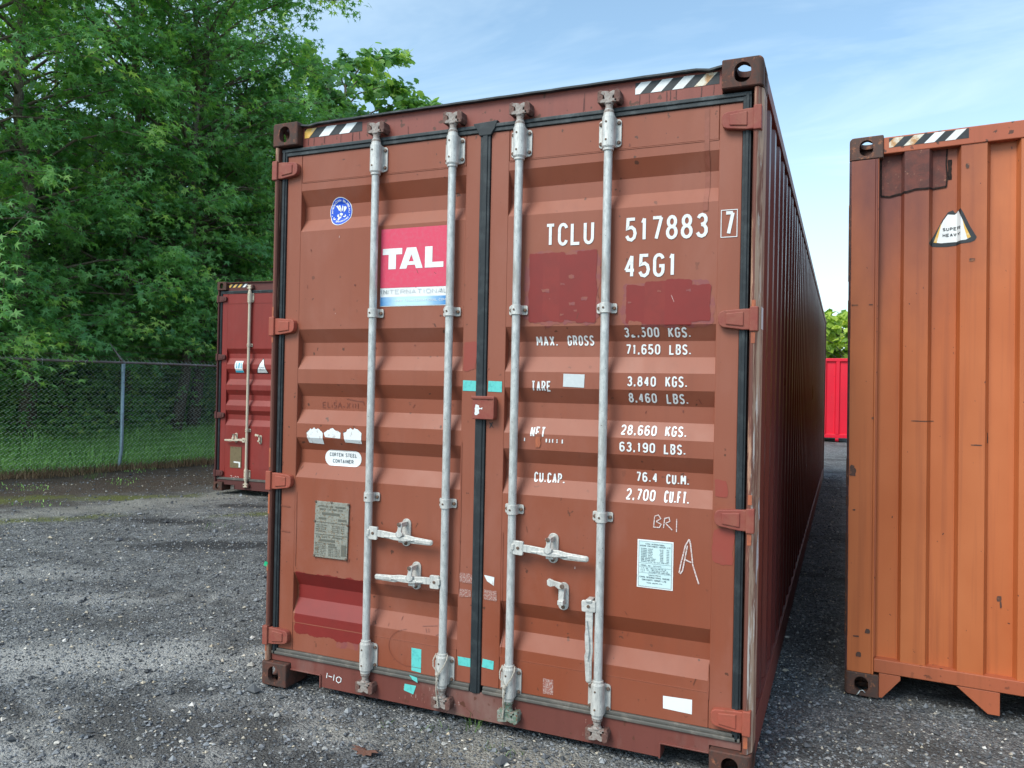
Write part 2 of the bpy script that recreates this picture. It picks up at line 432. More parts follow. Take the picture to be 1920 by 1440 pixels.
def ground_mat():
    M = Mat('gravel_yard', 0.9, spec=0.25).world()
    v = M.n('ShaderNodeTexVoronoi', Scale=75.0); M.l(M.co, v.inputs['Vector'])
    v2 = M.n('ShaderNodeTexVoronoi', Scale=190.0); M.l(M.co, v2.inputs['Vector'])
    s = M.n('ShaderNodeSeparateXYZ'); M.l(v.outputs['Color'], s.inputs[0])
    s2 = M.n('ShaderNodeSeparateXYZ'); M.l(v2.outputs['Color'], s2.inputs[0])
    tone = M.math('ADD', M.math('MULTIPLY', s.outputs[0], 0.5), M.math('MULTIPLY', s2.outputs[0], 0.5))
    c = M.mix(M.rng(tone, 0.15, 0.85), (0.075, 0.079, 0.081), (0.335, 0.345, 0.345))
    c = M.mix(M.rng(s.outputs[1], 0.955, 0.97), c, (0.55, 0.55, 0.52))
    c = M.mix(M.rng(s2.outputs[1], 0.94, 0.96), c, (0.48, 0.49, 0.48))
    # dusty fines
    big = M.noise(0.55, 6, 0.62, (1.0, 0.8, 1), 0.4)
    mid = M.noise(2.3, 7, 0.68, None, 0.5, (4, 2, 0))
    sx = M.n('ShaderNodeSeparateXYZ'); M.l(M.co, sx.inputs[0])
    def spot(x, y, rx, ry, ang=0.0, nz=0.9):
        ca, sa = math.cos(ang), math.sin(ang)
        a = M.math('SUBTRACT', sx.outputs[0], x); b = M.math('SUBTRACT', sx.outputs[1], y)
        u = M.math('DIVIDE', M.math('ADD', M.math('MULTIPLY', a, ca), M.math('MULTIPLY', b, sa)), rx)
        w = M.math('DIVIDE', M.math('SUBTRACT', M.math('MULTIPLY', b, ca), M.math('MULTIPLY', a, sa)), ry)
        d = M.math('SQRT', M.math('ADD', M.math('MULTIPLY', u, u), M.math('MULTIPLY', w, w)))
        return M.math('ADD', d, M.math('MULTIPLY', M.math('SUBTRACT', mid, 0.5), nz * 2.6))
    c = M.mix(M.rng(M.noise(7.0, 6, 0.7, None, 0.4, (1, 5, 0)), 0.44, 0.66, 0, 0.65), c, (0.050, 0.050, 0.050))
    c = M.mix(M.rng(M.noise(20.0, 4, 0.7, None, 0.2, (6, 5, 0)), 0.55, 0.70, 0, 0.45), c, (0.20, 0.195, 0.18))
    dust = M.math('MULTIPLY', M.rng(big, 0.50, 0.68), M.rng(mid, 0.42, 0.64))
    c = M.mix(M.math('MULTIPLY', dust, 0.45), c, (0.34, 0.34, 0.32))
    for (x, y, rx, ry, an, am) in ((-0.95, 0.0, 1.3, 0.36, 0.5, 0.9), (-0.3, -0.8, 1.3, 0.45, 0.4, 0.85), (-1.9, 0.9, 1.0, 0.2, 0.5, 0.6), (1.5, -0.2, 0.85, 0.26, 0.0, 0.85), (0.0, -0.35, .5, .25, .3, .5), (-3.2, 1.0, 0.8, 0.25, 0.5, 0.5), (2.2, -0.75, 0.9, 0.2, -0.2, 0.5)):
        c = M.mix(M.rng(spot(x, y, rx, ry, an), 1.1, 0.35, 0, am), c, (0.47, 0.465, 0.44) if x < 1 else (0.36, 0.34, 0.29))
    # darker, damper strips and brown dirt towards the fence
    dk = M.noise(0.9, 5, 0.6, (0.6, 1.2, 1), 0.3, (8, 8, 0))
    c = M.mix(M.rng(M.math('ADD', dk, M.math('MULTIPLY', M.math('SUBTRACT', mid, 0.5), 0.5)), 0.50, 0.66, 0, 0.8), c, (0.062, 0.060, 0.058))
    for (x, y, rx, ry) in ((-4.1, 3.3, 0.6, 0.22), (-4.2, 4.5, 0.5, 0.2), (-2.6, 2.6, 1.2, 0.25)):
        c = M.mix(M.rng(spot(x, y, rx, ry, 0.5), 1.0, 0.5, 0, 0.8), c, (0.035, 0.035, 0.037))
    edge = M.math('SUBTRACT', sx.outputs[0], M.math('ADD', M.math('MULTIPLY', sx.outputs[1], 0.285), -9.8))   # metres in from the fence (about)
    edge = M.math('ADD', edge, M.math('MULTIPLY', M.math('SUBTRACT', mid, 0.5), 2.2))
    c = M.mix(M.rng(edge, 3.2, 1.9, 0, 0.9), c, (0.095, 0.070, 0.052))
    pale = M.math('MULTIPLY', M.rng(edge, 3.9, 3.4), M.rng(edge, 2.7, 3.2))
    c = M.mix(M.math('MULTIPLY', pale, 0.6), c, (0.36, 0.35, 0.31))
    for (x, y, rx, ry) in ((-5.3, 2.7, 1.0, 0.22), (-6.0, 4.2, 1.1, 0.28), (-3.6, 4.2, 0.7, 0.16), (-7.0, 3.4, .9, .3)):
        c = M.mix(M.rng(spot(x, y, rx, ry, 0.9), 1.1, 0.35, 0, 0.85), c, (0.15, 0.17, 0.045))
    far = M.math('SUBTRACT', 0.0, edge)
    c = M.mix(M.rng(far, 0.0, 0.8), c, (0.035, 0.030, 0.018))
    M.col(c)
    hgt = M.math('ADD', M.math('MULTIPLY', v.outputs['Distance'], -1.0), M.math('MULTIPLY', v2.outputs['Distance'], -0.4))
    hgt = M.math('ADD', hgt, M.math('MULTIPLY', M.noise(14, 6, 0.7, None, 0.3, (2, 2, 0)), 3.0))
    M.bump(hgt, 1.0, 0.016)
    return M.m
g = np_mesh('ground', gv.reshape(-1, 3), gf, 4, ground_mat(), smooth=True)
g['kind'] = 'structure'

# ------------------------------------------------------------------ loose stones on the yard (uncountable)
def stones(name, n, sampler, smin, smax, mat, seed, power=2.2, bury=0.25):
    r = np.random.default_rng(seed)
    base = np.array([(1, 0, 0), (-1, 0, 0), (0, 1, 0), (0, -1, 0), (0, 0, 1), (0, 0, -1)], float)
    faces = np.array([(0, 2, 4), (2, 1, 4), (1, 3, 4), (3, 0, 4), (2, 0, 5), (1, 2, 5), (3, 1, 5), (0, 3, 5)])
    pts = sampler(r, n); n = len(pts)
    size = smin + (smax - smin) * r.random(n) ** power
    v = base[None] * (0.65 + 0.6 * r.random((n, 6, 1)))
    v = v + r.normal(0, 0.16, v.shape)
    v *= np.stack([np.ones(n), 0.6 + 0.4 * r.random(n), 0.45 + 0.35 * r.random(n)], -1)[:, None]
    a = r.random(n) * 2 * PI; ca, sa = np.cos(a)[:, None], np.sin(a)[:, None]
    x = v[..., 0] * ca - v[..., 1] * sa; y = v[..., 0] * sa + v[..., 1] * ca
    v = np.stack([x, y, v[..., 2]], -1) * size[:, None, None] * 0.5
    z = np.array([gh(px, py) for px, py in pts]) + size * 0.25 * (1 - bury)
    v += np.stack([pts[:, 0], pts[:, 1], z], -1)[:, None]
    f = faces[None] + (np.arange(n) * 6)[:, None, None]
    tone = np.repeat(r.random(n), 6)
    o = np_mesh(name, v.reshape(-1, 3), f.reshape(-1, 3), 3, mat, attr=tone)
    o['kind'] = 'stuff'
    return o
def stone_mat():
    M = Mat('crushed_stone', 0.85, spec=0.3).world()
    at = M.n('ShaderNodeAttribute'); at.attribute_name = 'tone'
    ramp = M.n('ShaderNodeValToRGB'); M.l(at.outputs['Fac'], ramp.inputs[0])
    e = ramp.color_ramp.elements
    e[0].position = 0; e[0].color = (0.05, 0.054, 0.060, 1)
    e[1].position = 1; e[1].color = (0.70, 0.68, 0.64, 1)
    for p, c in ((0.45, (0.13, 0.138, 0.148)), (0.78, (0.25, 0.265, 0.285)), (0.90, (0.36, 0.365, 0.36)), (0.96, (0.50, 0.42, 0.30))):
        k = e.new(p); k.color = (*c, 1)
    M.col(M.mix(M.rng(M.noise(90, 4, .6), 0.45, 0.7, 0, 0.5), ramp.outputs[0], (0.12, 0.12, 0.115)))
    return M.m
M_stone = stone_mat()
BL = [(0.0, 2.44, 0.0, 12.2), (2.8, 5.3, 1.0, 13.5)]
def free(x, y): return ~((x > 0.17) & (x < 2.28) & (y > 0.1) & (y < 12.2)) & ~((x > 2.75) & (y > 1.35))
def samp_near(r, n):
    # density falls off away from the viewer
    d = 1.6 + 8.5 * r.random(n * 2) ** 1.3; a = yaw + R(-40) + R(76) * r.random(n * 2)
    x = CAM.x + d * np.sin(a); y = CAM.y + d * np.cos(a); k = free(x, y) & (x > -9)
    return np.stack([x, y], -1)[k][:n]
def samp_wide(r, n):
    x = -9.5 + 12.6 * r.random(n * 2); y = -2 + 15 * r.random(n * 2); k = free(x, y) & (x > -9.6 + 0.285 * y)
    return np.stack([x, y], -1)[k][:n]
def samp_gap(r, n):
    x = 2.35 + 0.5 * r.random(n); y = -1.2 + 14 * r.random(n); k = free(x, y)
    return np.stack([x, y], -1)[k]
stones('loose_gravel', 60000, samp_near, 0.006, 0.022, M_stone, 1)
stones('scattered_gravel', 16000, samp_wide, 0.010, 0.035, M_stone, 2)
stones('gap_gravel', 9000, samp_gap, 0.006, 0.022, M_stone, 3)
stones('coarse_stones', 1100, samp_wide, 0.025, 0.08, M_stone, 4, 3.0, 0.4)
stones('rough_gravel', 9000, samp_near, 0.014, 0.042, M_stone, 9, 2.5, 0.5)

# ------------------------------------------------------------------ grass strip beyond the fence and weeds before it
def grass_mat(name, a, b):
    M = Mat(name, 0.6, spec=0.2).world()
    at = M.n('ShaderNodeAttribute'); at.attribute_name = 'tone'
    M.col(M.mix(at.outputs['Fac'], a, b))
    return M.m
M_grass = grass_mat('grass_green', (0.20, 0.42, 0.10), (0.38, 0.66, 0.18))
M_drygrass = grass_mat('dead_grass', (0.15, 0.085, 0.045), (0.26, 0.19, 0.11))
def blades(name, pts, hmin, hmax, mat, seed, w=0.007, lean=0.5):
    r = np.random.default_rng(seed); n = len(pts)
    h = hmin + (hmax - hmin) * r.random(n); a = r.random(n) * 2 * PI; la = r.random(n) * 2 * PI; lf = lean * r.random(n) * h
    dxy = np.stack([np.cos(a), np.sin(a), np.zeros(n)], -1) * w * (0.6 + 0.8 * r.random(n))[:, None]
    z = np.array([gh(x, y) for x, y in pts]); p = np.stack([pts[:, 0], pts[:, 1], z - 0.005], -1)
    l = np.stack([np.cos(la) * lf, np.sin(la) * lf, np.zeros(n)], -1)
    up = np.zeros((n, 3)); up[:, 2] = h
    v = np.stack([p - dxy, p + dxy, p + up * 0.6 + l * 0.35 + dxy * 0.6, p + up * 0.6 + l * 0.35 - dxy * 0.6, p + up * 0.92 + l], 1)
    b = (np.arange(n) * 5)[:, None]
    f = np.concatenate([b + np.array([[0, 1, 2]]), b + np.array([[0, 2, 3]]), b + np.array([[3, 2, 4]])], 0)
    return np_mesh(name, v.reshape(-1, 3), f, 3, mat, attr=np.repeat(r.random(n), 5))
def fence_x(y): return -9.15 + (y - 4.66) * 0.285 if y < 8.6 else -8.03
def strip(r, n, o0, o1, y0=1, y1=14, clump=0.0):
    y = y0 + (y1 - y0) * r.random(n); o = o0 + (o1 - o0) * r.random(n)
    x = np.array([fence_x(q) for q in y]) - o
    if clump:
        k = np.array([pnoise(a, b, 1.3, 4) > clump for a, b in zip(x, y)]); x, y = x[k], y[k]
    return np.stack([x, y], -1)
r_ = np.random.default_rng(11)
o = blades('grass', strip(r_, 52000, 0.0, 3.4), 0.07, 0.26, M_grass, 5, 0.008); o['kind'] = 'stuff'
o = blades('dry_weeds', strip(r_, 9000, -0.55, 0.3, 0, 9), 0.04, 0.16, M_drygrass, 6, 0.005, 1.2); o['kind'] = 'stuff'
o = blades('sparse_weeds', strip(r_, 9000, -3.5, -0.2, 0, 12, 0.28), 0.01, 0.05, M_grass, 8, 0.006, 1.0); o['kind'] = 'stuff'
M_tuft = grass_mat('weed_green', (0.06, 0.12, 0.03), (0.13, 0.20, 0.06))
def tuft(x, y, n, rad, h, label, seed):
    r = np.random.default_rng(seed)
    p = np.array([x, y]) + r.normal(0, rad, (n, 2))
    o = blades('grass_tuft', p, h * 0.4, h, M_tuft, seed, 0.0022, 1.3)
    tag(o, label, 'grass tuft', 'small tufts of grass on the gravel')
tuft(1.22, 0.02, 18, 0.03, 0.12, 'tallest green grass tuft against the container sill below the centre seam', 21)
tuft(1.05, -0.06, 14, 0.03, 0.05, 'short thin grass tuft just left of the tall one at the sill', 22)
tuft(0.83, -0.10, 10, 0.02, 0.04, 'tiny sparse grass tuft below the teal tape on the sill', 23)
tuft(1.42, -0.13, 22, 0.05, 0.05, 'low sprawling grass tuft on the pale dusty patch before the sill', 24)
tuft(-8.02, 5.35, 60, 0.10, 0.16, 'bright green weed clump at the fence foot left of the steel post', 25)
tuft(-3.45, 3.25, 40, 0.10, 0.06, 'low weed patch on the gravel beside the large container corner', 26)

tall = strip(r_, 2600, 0.15, 2.6, 1, 12, 0.1)
o = blades('tall_weeds', tall, 0.22, 0.55, M_grass, 15, 0.011, 0.9); o['kind'] = 'stuff'
# fallen leaf in front of the sill
lf = MB()
pts = []
for k in range(22):
    a = 2 * PI * k / 22; rr = 0.06 * (1 if k % 2 else 0.62) * (0.75 + 0.25 * abs(math.cos(a)))
    pts.append((0.915 + rr * math.cos(a) * 1.25, -0.40 + rr * math.sin(a) * 0.7))
cz = gh(0.91, -0.4) + 0.018
lf.add([(0.915, -0.40, cz)] + [(x, y, cz + 0.010 * math.cos(i * 0.57)) for i, (x, y) in enumerate(pts)], [(0, i + 1, (i + 1) % 22 + 1) for i in range(22)])
tag(lf.build('fallen_leaf', flat('brown_leaf', (0.13, 0.06, 0.04), (0.08, 0.04, 0.03))), 'curled brown fallen leaf lying on the gravel before the door sill', 'leaf')

# ------------------------------------------------------------------ chain link fence
M_wire = Mat('galvanised_wire', 0.5, 0.3); M_wire.col((0.72, 0.78, 0.76)); M_wire = M_wire.m
M_pipe = galv('galvanised_pipe', (0.36, 0.47, 0.52), (0.28, 0.38, 0.43), (0.25, 0.25, 0.25))
M_rail = rusty('weathered_rail', (0.20, 0.16, 0.15), (0.26, 0.22, 0.21), (0.15, 0.08, 0.06), 12, 0.6)
M_barb = rusty('rusty_wire', (0.11, 0.06, 0.05), (0.15, 0.10, 0.08), (0.2, 0.1, 0.06), 30, 0.8)
fence = thing('chain_link_fence', 'chain link fence topped with barbed wire in front of the wood', 'fence', (0, 0, 0))
def fpt(y, z=0.0, o=0.0): return Vector((fence_x(y) - o, y, z))
RZ = 1.845
posts_y = (0.15, 3.2, 6.43, 9.6, 12.8)
for i, y in enumerate(posts_y):
    pm = MB()
    bend = 0.035 if i == 2 else 0.0
    pm.path([fpt(y - bend, gh(fence_x(y), y) - 0.1), fpt(y - bend, 0.06), fpt(y, 0.35), fpt(y, RZ - 0.02)], [0.03] * 4, 12)
    pm.lathe(fpt(y, RZ - 0.17), (0, 0, 1), [(0, 0.034), (0.15, 0.034)], 12)
    for z in (0.45, 0.95, 1.5): pm.lathe(fpt(y, z), (0, 0, 1), [(0, 0.0335), (0.02, 0.0335)], 10)
    pm.build('fence_post', M_pipe, fence)
    am = MB(); am.path([fpt(y, RZ + 0.0), fpt(y, RZ + 0.33, 0.33)], [0.018, 0.012], 6)
    am.build('barbed_wire_arm', M_rail, fence)
rm = MB()
ys = np.arange(-1.5, 14.1, 0.5)
rm.path([fpt(y, RZ + 0.004 * math.sin(y * 2)) for y in ys], 0.021, 10); rm.build('top_rail', M_rail, fence)
for k, (hh, oo) in enumerate(((0.10, 0.10), (0.20, 0.20), (0.31, 0.31))):
    bm_ = MB()
    yy = np.arange(-1.5, 14.1, 0.18)
    for s in (-1, 1):
        bm_.path([fpt(y, RZ + hh - 0.02 * math.sin(((y - 0.15) % 3.15) / 3.15 * PI) + s * 0.002, oo + s * 0.002 * math.sin(y * 30)) for y in yy], 0.0016, 4)
    for y in np.arange(-1.5, 14, 0.125):
        p = fpt(y, RZ + hh - 0.02 * math.sin(((y - 0.15) % 3.15) / 3.15 * PI), oo)
        bm_.path([p + Vector((0.012, 0, 0.012)), p - Vector((0.012, 0, 0.012))], 0.0014, 3)
        bm_.path([p + Vector((-0.008, 0.006, 0.013)), p - Vector((-0.008, 0.006, 0.013))], 0.0014, 3)
    bm_.build('barbed_wire', M_barb, fence)
# woven mesh: zig-zag wires standing side by side, each hooking its neighbour
pitch_ = 0.072
W = MB(); Y0, Y1 = -1.2, 11.0
n = int((Y1 - Y0) / pitch_)
z0, z1 = 0.02, RZ + 0.075
m_ = int((z1 - z0) / (pitch_ / 2 * 1.15))
vsl = []; fsl = []; base = 0
ZR = 0.0034
for i in range(n):
    yc = Y0 + i * pitch_
    gz = gh(fence_x(yc), yc)
    for k in range(m_ + 1):
        side = 1 if k % 2 == 0 else -1
        y = yc + side * pitch_ / 2 * (0.985 if k < m_ else 0.3)
        z = z0 + gz + (z1 - z0 - gz) * k / m_
        p = fpt(y, z, 0.026 + 0.003 * (1 if (k + i) % 2 else -1))
        for a in (0, 1, 2):
            t = 2 * PI * a / 3
            vsl.append((p.x + ZR * math.cos(t), p.y, p.z + ZR * math.sin(t)) if False else (p.x + ZR * math.cos(t), p.y + ZR * math.sin(t), p.z))
        if k:
            b = base + (k - 1) * 3
            for a in range(3): fsl.append((b + a, b + (a + 1) % 3, b + 3 + (a + 1) % 3, b + 3 + a))
    base += (m_ + 1) * 3
fo = np_mesh('wire_mesh', np.array(vsl), np.array(fsl), 4, M_wire, fence)
tie = MB()
p0 = Vector((0, 0, 0))
tie.path([(0.03, 0, -0.10), (0.03, 0.0, 0.0), (0.0, 0.0, 0.03), (-0.03, 0.01, 0.0), (-0.03, 0.05, -0.05)], 0.002, 4)
t0 = None
for y in np.arange(-1.0, 11, 0.62):
    if t0 is None: t0 = tie.build('rail_tie', M_wire, fence); t0.location = fpt(y, RZ)
    else: link_copy(t0, fence, fpt(y, RZ))

# ------------------------------------------------------------------ trees
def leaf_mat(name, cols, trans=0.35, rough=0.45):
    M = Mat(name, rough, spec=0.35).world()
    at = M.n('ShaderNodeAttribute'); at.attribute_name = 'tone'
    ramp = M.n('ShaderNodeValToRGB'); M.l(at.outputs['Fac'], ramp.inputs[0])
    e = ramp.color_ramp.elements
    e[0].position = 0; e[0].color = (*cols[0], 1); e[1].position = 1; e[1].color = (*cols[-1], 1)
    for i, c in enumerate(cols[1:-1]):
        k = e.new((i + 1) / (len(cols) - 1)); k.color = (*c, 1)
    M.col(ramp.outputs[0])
    tr = M.n('ShaderNodeBsdfTranslucent'); M.l(M.mix(1.0, ramp.outputs[0], (1.3, 1.35, 0.55), 'MULTIPLY'), tr.inputs[0])
    ms = M.n('ShaderNodeMixShader'); ms.inputs[0].default_value = trans
    M.l(M.b.outputs[0], ms.inputs[1]); M.l(tr.outputs[0], ms.inputs[2])
    M.l(ms.outputs[0], M.t.nodes['Material Output'].inputs[0])
    return M.m
M_leaf = leaf_mat('sweetgum_leaf', [(0.12, 0.30, 0.115), (0.20, 0.43, 0.15), (0.29, 0.54, 0.17), (0.52, 0.70, 0.20)], 0.47)
M_syc = leaf_mat('sycamore_leaf', [(0.10, 0.24, 0.10), (0.18, 0.36, 0.13), (0.28, 0.48, 0.15), (0.50, 0.66, 0.20)], 0.45)
M_back = leaf_mat('shaded_wood_leaf', [(0.06, 0.19, 0.085), (0.10, 0.26, 0.11), (0.15, 0.34, 0.12)], 0.25)  # shade inside the wood painted in as darker leaf greens
M_sunny = leaf_mat('sunlit_leaf', [(0.16, 0.30, 0.05), (0.38, 0.52, 0.08), (0.60, 0.66, 0.12)], 0.4)  # sunlight painted in as brighter, yellower leaf tones
M_bark = rusty('bark', (0.21, 0.165, 0.13), (0.14, 0.11, 0.088), (0.30, 0.26, 0.21), 16, 0.9, (1, 1, 0.3))

def star_template():
    ang = [90, 90 - 58, 90 - 122, 90 + 122, 90 + 58]
    tips = [1.0, 0.95, 0.72, 0.72, 0.95]
    per = []
    order = [(90 - 122, 0.74), (90 - 90, 0.30), (90 - 58, 0.96), (90 - 29, 0.32), (90, 1.0), (90 + 29, 0.32), (90 + 58, 0.96), (90 + 90, 0.30), (90 + 122, 0.74), (270, 0.16)]
    v = [(0, 0, 0.0)] + [(r * math.cos(R(a)), r * math.sin(R(a)), -0.22 * r * r) for a, r in order]
    f = [(0, i + 1, (i + 1) % 10 + 1) for i in range(10)]
    return np.array(v), np.array(f)
def broad_template():
    order = [(-60, 0.5), (-15, 0.8), (10, 0.62), (40, 0.92), (65, 0.7), (90, 1.0), (115, 0.7), (140, 0.92), (170, 0.62), (195, 0.8), (240, 0.5)]
    v = [(0, 0, 0.0)] + [(r * math.cos(R(a)), r * math.sin(R(a)), -0.2 * r * r) for a, r in order]
    n = len(order)
    return np.array(v), np.array([(0, i + 1, (i + 1) % n + 1) for i in range(n)])
def simple_template():
    v = [(0, -0.6, 0), (0.55, -0.1, 0.06), (0.3, 0.55, 0), (0, 1.0, -0.15), (-0.3, 0.55, 0), (-0.55, -0.1, 0.06)]
    return np.array(v, float), np.array([(0, 1, 5), (1, 2, 5), (2, 4, 5), (2, 3, 4)])
T_STAR, T_BROAD, T_SIMPLE = star_template(), broad_template(), simple_template()

def leaves(name, pos, outdir, size, tone, tmpl, mat, seed, parent=None, tilt=0.55):
    """pos (n,3); outdir (n,3) horizontal outward direction; leaf faces up and outward and its tip droops"""
    r = np.random.default_rng(seed); n = len(pos); tv, tf = tmpl
    nrm = outdir * (0.35 + 0.5 * r.random((n, 1))) + np.array([0, 0, 1.0]) * (0.55 + 0.5 * r.random((n, 1))) + r.normal(0, tilt, (n, 3)) * 0.6
    nrm /= np.linalg.norm(nrm, axis=1, keepdims=True)
    tip = outdir + np.array([0, 0, -0.7]) + r.normal(0, 0.7, (n, 3))
    tip -= nrm * (tip * nrm).sum(1, keepdims=True); tip /= np.linalg.norm(tip, axis=1, keepdims=True)
    sx = np.cross(tip, nrm)
    v = pos[:, None] + size[:, None, None] * (tv[None, :, 0:1] * sx[:, None] + tv[None, :, 1:2] * tip[:, None] + tv[None, :, 2:3] * nrm[:, None])
    f = tf[None] + (np.arange(n) * len(tv))[:, None, None]
    return np_mesh(name, v.reshape(-1, 3), f.reshape(-1, 3), 3, mat, parent, attr=np.repeat(tone, len(tv)))

def tree(x, y, h, cb, rad, nleaf, label, seed, kind='star', trunk_r=0.12, leaf=0.085, name='sweetgum_tree', group='trees growing behind the fence', mat=None, top_bias=1.0, limbs=64):
    r = np.random.default_rng(seed)
    t = thing(name, label, 'tree', (x, y, gh(x, y) if y < 30 else 0.0), 0, group)
    wob = r.normal(0, 0.10, (9, 2)).cumsum(0) * (h / 12)
    wob -= wob[0]
    tz = np.linspace(-0.1, h * 0.94, 9)
    tr = MB(); tp = [Vector((wob[i, 0], wob[i, 1], tz[i])) for i in range(9)]
    tr.path(tp, [trunk_r * (1.25 if i == 0 else 1.0) * (1 - 0.85 * i / 8) + 0.012 for i in range(9)], 10)
    def at(z):
        k = min(7, max(0, int((z + 0.1) / (h * 0.94 + 0.1) * 8))); u = (z - tz[k]) / (tz[k + 1] - tz[k])
        return tp[k].lerp(tp[k + 1], max(0, min(1, u)))
    br = MB()
    P = []; O = []; T = []
    per = max(6, int(nleaf / (limbs * 11)))
    for i in range(limbs):
        u = (i + r.random()) / limbs
        z = cb + (h * 0.97 - cb) * u ** top_bias
        env = rad * (math.sin(PI * min(1, 0.16 + 0.84 * (1 - u))) ** 0.75 if u > 0.25 else 0.75 + 0.9 * u)
        env *= 0.75 + 0.45 * r.random()
        a = i * 2.39996 + r.normal(0, 0.3)
        d = Vector((math.cos(a), math.sin(a), 0))
        s = at(max(cb * 0.8, z - env * 0.45))
        lp = [s]
        rise = env * (0.15 + 0.5 * u)
        for q in (0.35, 0.7, 1.0):
            lp.append(Vector((s.x, s.y, 0)) + d * env * q + Vector((r.normal(0, 0.08), r.normal(0, 0.08), s.z + rise * math.sin(q * 1.9) - (0.25 * q * q * env * (1 - u)))))
        br.path(lp, [0.035 * (1 - 0.5 * u) + 0.008, 0.022, 0.012, 0.004], 5)
        for sp in range(11):
            q = 0.3 + 0.7 * ((sp + r.random()) / 11) ** 0.6
            k = min(2, int(q * 3)); b0 = lp[k].lerp(lp[k + 1], q * 3 - k)
            aa = a + r.normal(0, 0.95)
            dd = np.array([math.cos(aa), math.sin(aa), r.normal(0.05, 0.35)])
            ln = 0.30 + 0.55 * r.random()
            b1 = Vector(np.array(b0) + dd * ln)
            br.path([b0, b1], [0.006, 0.002], 3, False)
            w = r.random(per) ** 0.7
            pp = np.array(b0)[None] + dd[None] * (w * ln)[:, None] * 1.1 + r.normal(0, 0.10, (per, 3)) * np.array([1, 1, 0.75])
            pp[:, 2] -= 0.10 * w * w
            P.append(pp)
            oo = np.array([math.cos(aa), math.sin(aa), 0])[None] + r.normal(0, 0.6, (per, 3)) * np.array([1, 1, 0])
            O.append(oo / np.linalg.norm(oo, axis=1, keepdims=True))
            base_t = r.random() * 0.6
            young = 0.35 if q > 0.8 and r.random() < 0.35 else 0.0
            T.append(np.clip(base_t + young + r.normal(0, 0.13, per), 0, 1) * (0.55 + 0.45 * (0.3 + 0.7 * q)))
    P = np.concatenate(P); O = np.concatenate(O); T = np.concatenate(T)
    sz = leaf * (0.65 + 0.6 * np.random.default_rng(seed + 1).random(len(P)))
    tr.build('trunk', M_bark, t)
    br.build('branches', M_bark, t)
    tm = {'star': T_STAR, 'broad': T_BROAD, 'simple': T_SIMPLE}[kind]
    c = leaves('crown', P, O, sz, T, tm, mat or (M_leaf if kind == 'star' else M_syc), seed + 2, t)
    return t

tree(-11.8, 3.4, 12.5, 2.0, 3.4, 16000, 'sweetgum tree at the left edge of the photo, leaning its crown over the fence', 31, leaf=0.105, limbs=76)
tree(-10.9, 4.9, 11.5, 2.4, 2.3, 12000, 'slender sweetgum tree standing nearest the fence left of the steel post', 30, trunk_r=0.07, leaf=0.105, limbs=66)
tree(-11.35, 6.6, 13.0, 2.2, 3.0, 18000, 'sweetgum tree with a straight trunk behind the fence, left of the steel post', 32, trunk_r=0.13, leaf=0.10, limbs=76)
tree(-11.3, 8.7, 13.5, 2.5, 2.9, 17000, 'sweetgum tree with the trunk that shows just left of the steel fence post', 33, trunk_r=0.14, leaf=0.10, limbs=76)
tree(-10.7, 9.5, 12.5, 3.0, 2.6, 14000, 'sweetgum tree with a pale forked trunk just right of the steel fence post', 34, trunk_r=0.10, leaf=0.10, limbs=70)
tree(-10.9, 10.2, 11.4, 2.4, 2.0, 16000, 'sweetgum tree whose crown rises straight above the small dark red container', 35, leaf=0.10, limbs=76)
tree(-10.6, 11.5, 8.6, 2.4, 1.4, 13000, 'sweetgum tree between the dark red container and the large container corner', 36, leaf=0.10, limbs=76)
tree(-14.0, 8.2, 13.0, 2.5, 3.0, 6000, 'tall sweetgum of the second row at the far left, deep in shade', 37, leaf=0.15)
tree(-13.6, 11.6, 10.6, 2.5, 2.6, 6000, 'tall sweetgum of the second row behind the forked pale trunk', 38, leaf=0.15)
tree(-12.9, 13.8, 9.2, 2.0, 2.6, 6000, 'tall sweetgum of the second row, mostly hidden above the dark red container', 39, leaf=0.15)
tree(-10.1, 15.2, 10.6, 2.4, 2.2, 9000, 'broad leaved tree with yellow green leaves, tallest at the right end of the wood', 40, 'broad', leaf=0.15, name='sycamore_tree', limbs=56)
tree(-9.25, 16.8, 9.3, 2.4, 2.3, 8000, 'broad leaved tree whose loose edge slopes down to the container roof', 41, 'broad', leaf=0.15, name='sycamore_tree', limbs=56)
tree(-13.2, 17.8, 9.6, 2.0, 2.3, 5000, 'shaded tree standing behind the yellow green broad leaved trees', 42, 'broad', leaf=0.19, name='sycamore_tree')

# undergrowth and the dark wood behind (uncountable)
def mass(name, n, fn, size, tmpl, mat, seed, clump=0.35, per=14):
    r = np.random.default_rng(seed); m = n // per
    cc = fn(r, m); m = len(cc)
    P = (cc[:, None] + r.normal(0, clump, (m, per, 3))).reshape(-1, 3)
    P = P[P[:, 2] > 0.05]
    a = r.random(len(P)) * 2 * PI; O = np.stack([np.cos(a), np.sin(a), 0 * a], -1) * 0.5 + np.array([0.6, -0.5, 0])
    O /= np.linalg.norm(O, axis=1, keepdims=True)
    o = leaves(name, P, O, size * (0.6 + 0.8 * r.random(len(P))), np.clip(r.normal(0.45, 0.25, len(P)), 0, 1), tmpl, mat, seed + 1)
    o['kind'] = 'stuff'; return o
def under(r, m):
    y = 1 + 14 * r.random(m); off = 2.5 + 2.2 * r.random(m); z = 0.1 + 2.6 * r.random(m) ** 1.2
    x = np.array([fence_x(q) for q in y]) - off
    k = np.array([pnoise(a, b, 0.6, 9) + 0.25 * math.sin(c * 2 + b) > -0.12 for a, b, c in zip(x, y, z)])
    return np.stack([x, y, z + 0.1], -1)[k]
mass('undergrowth', 46000, under, 0.09, T_STAR, M_leaf, 51)
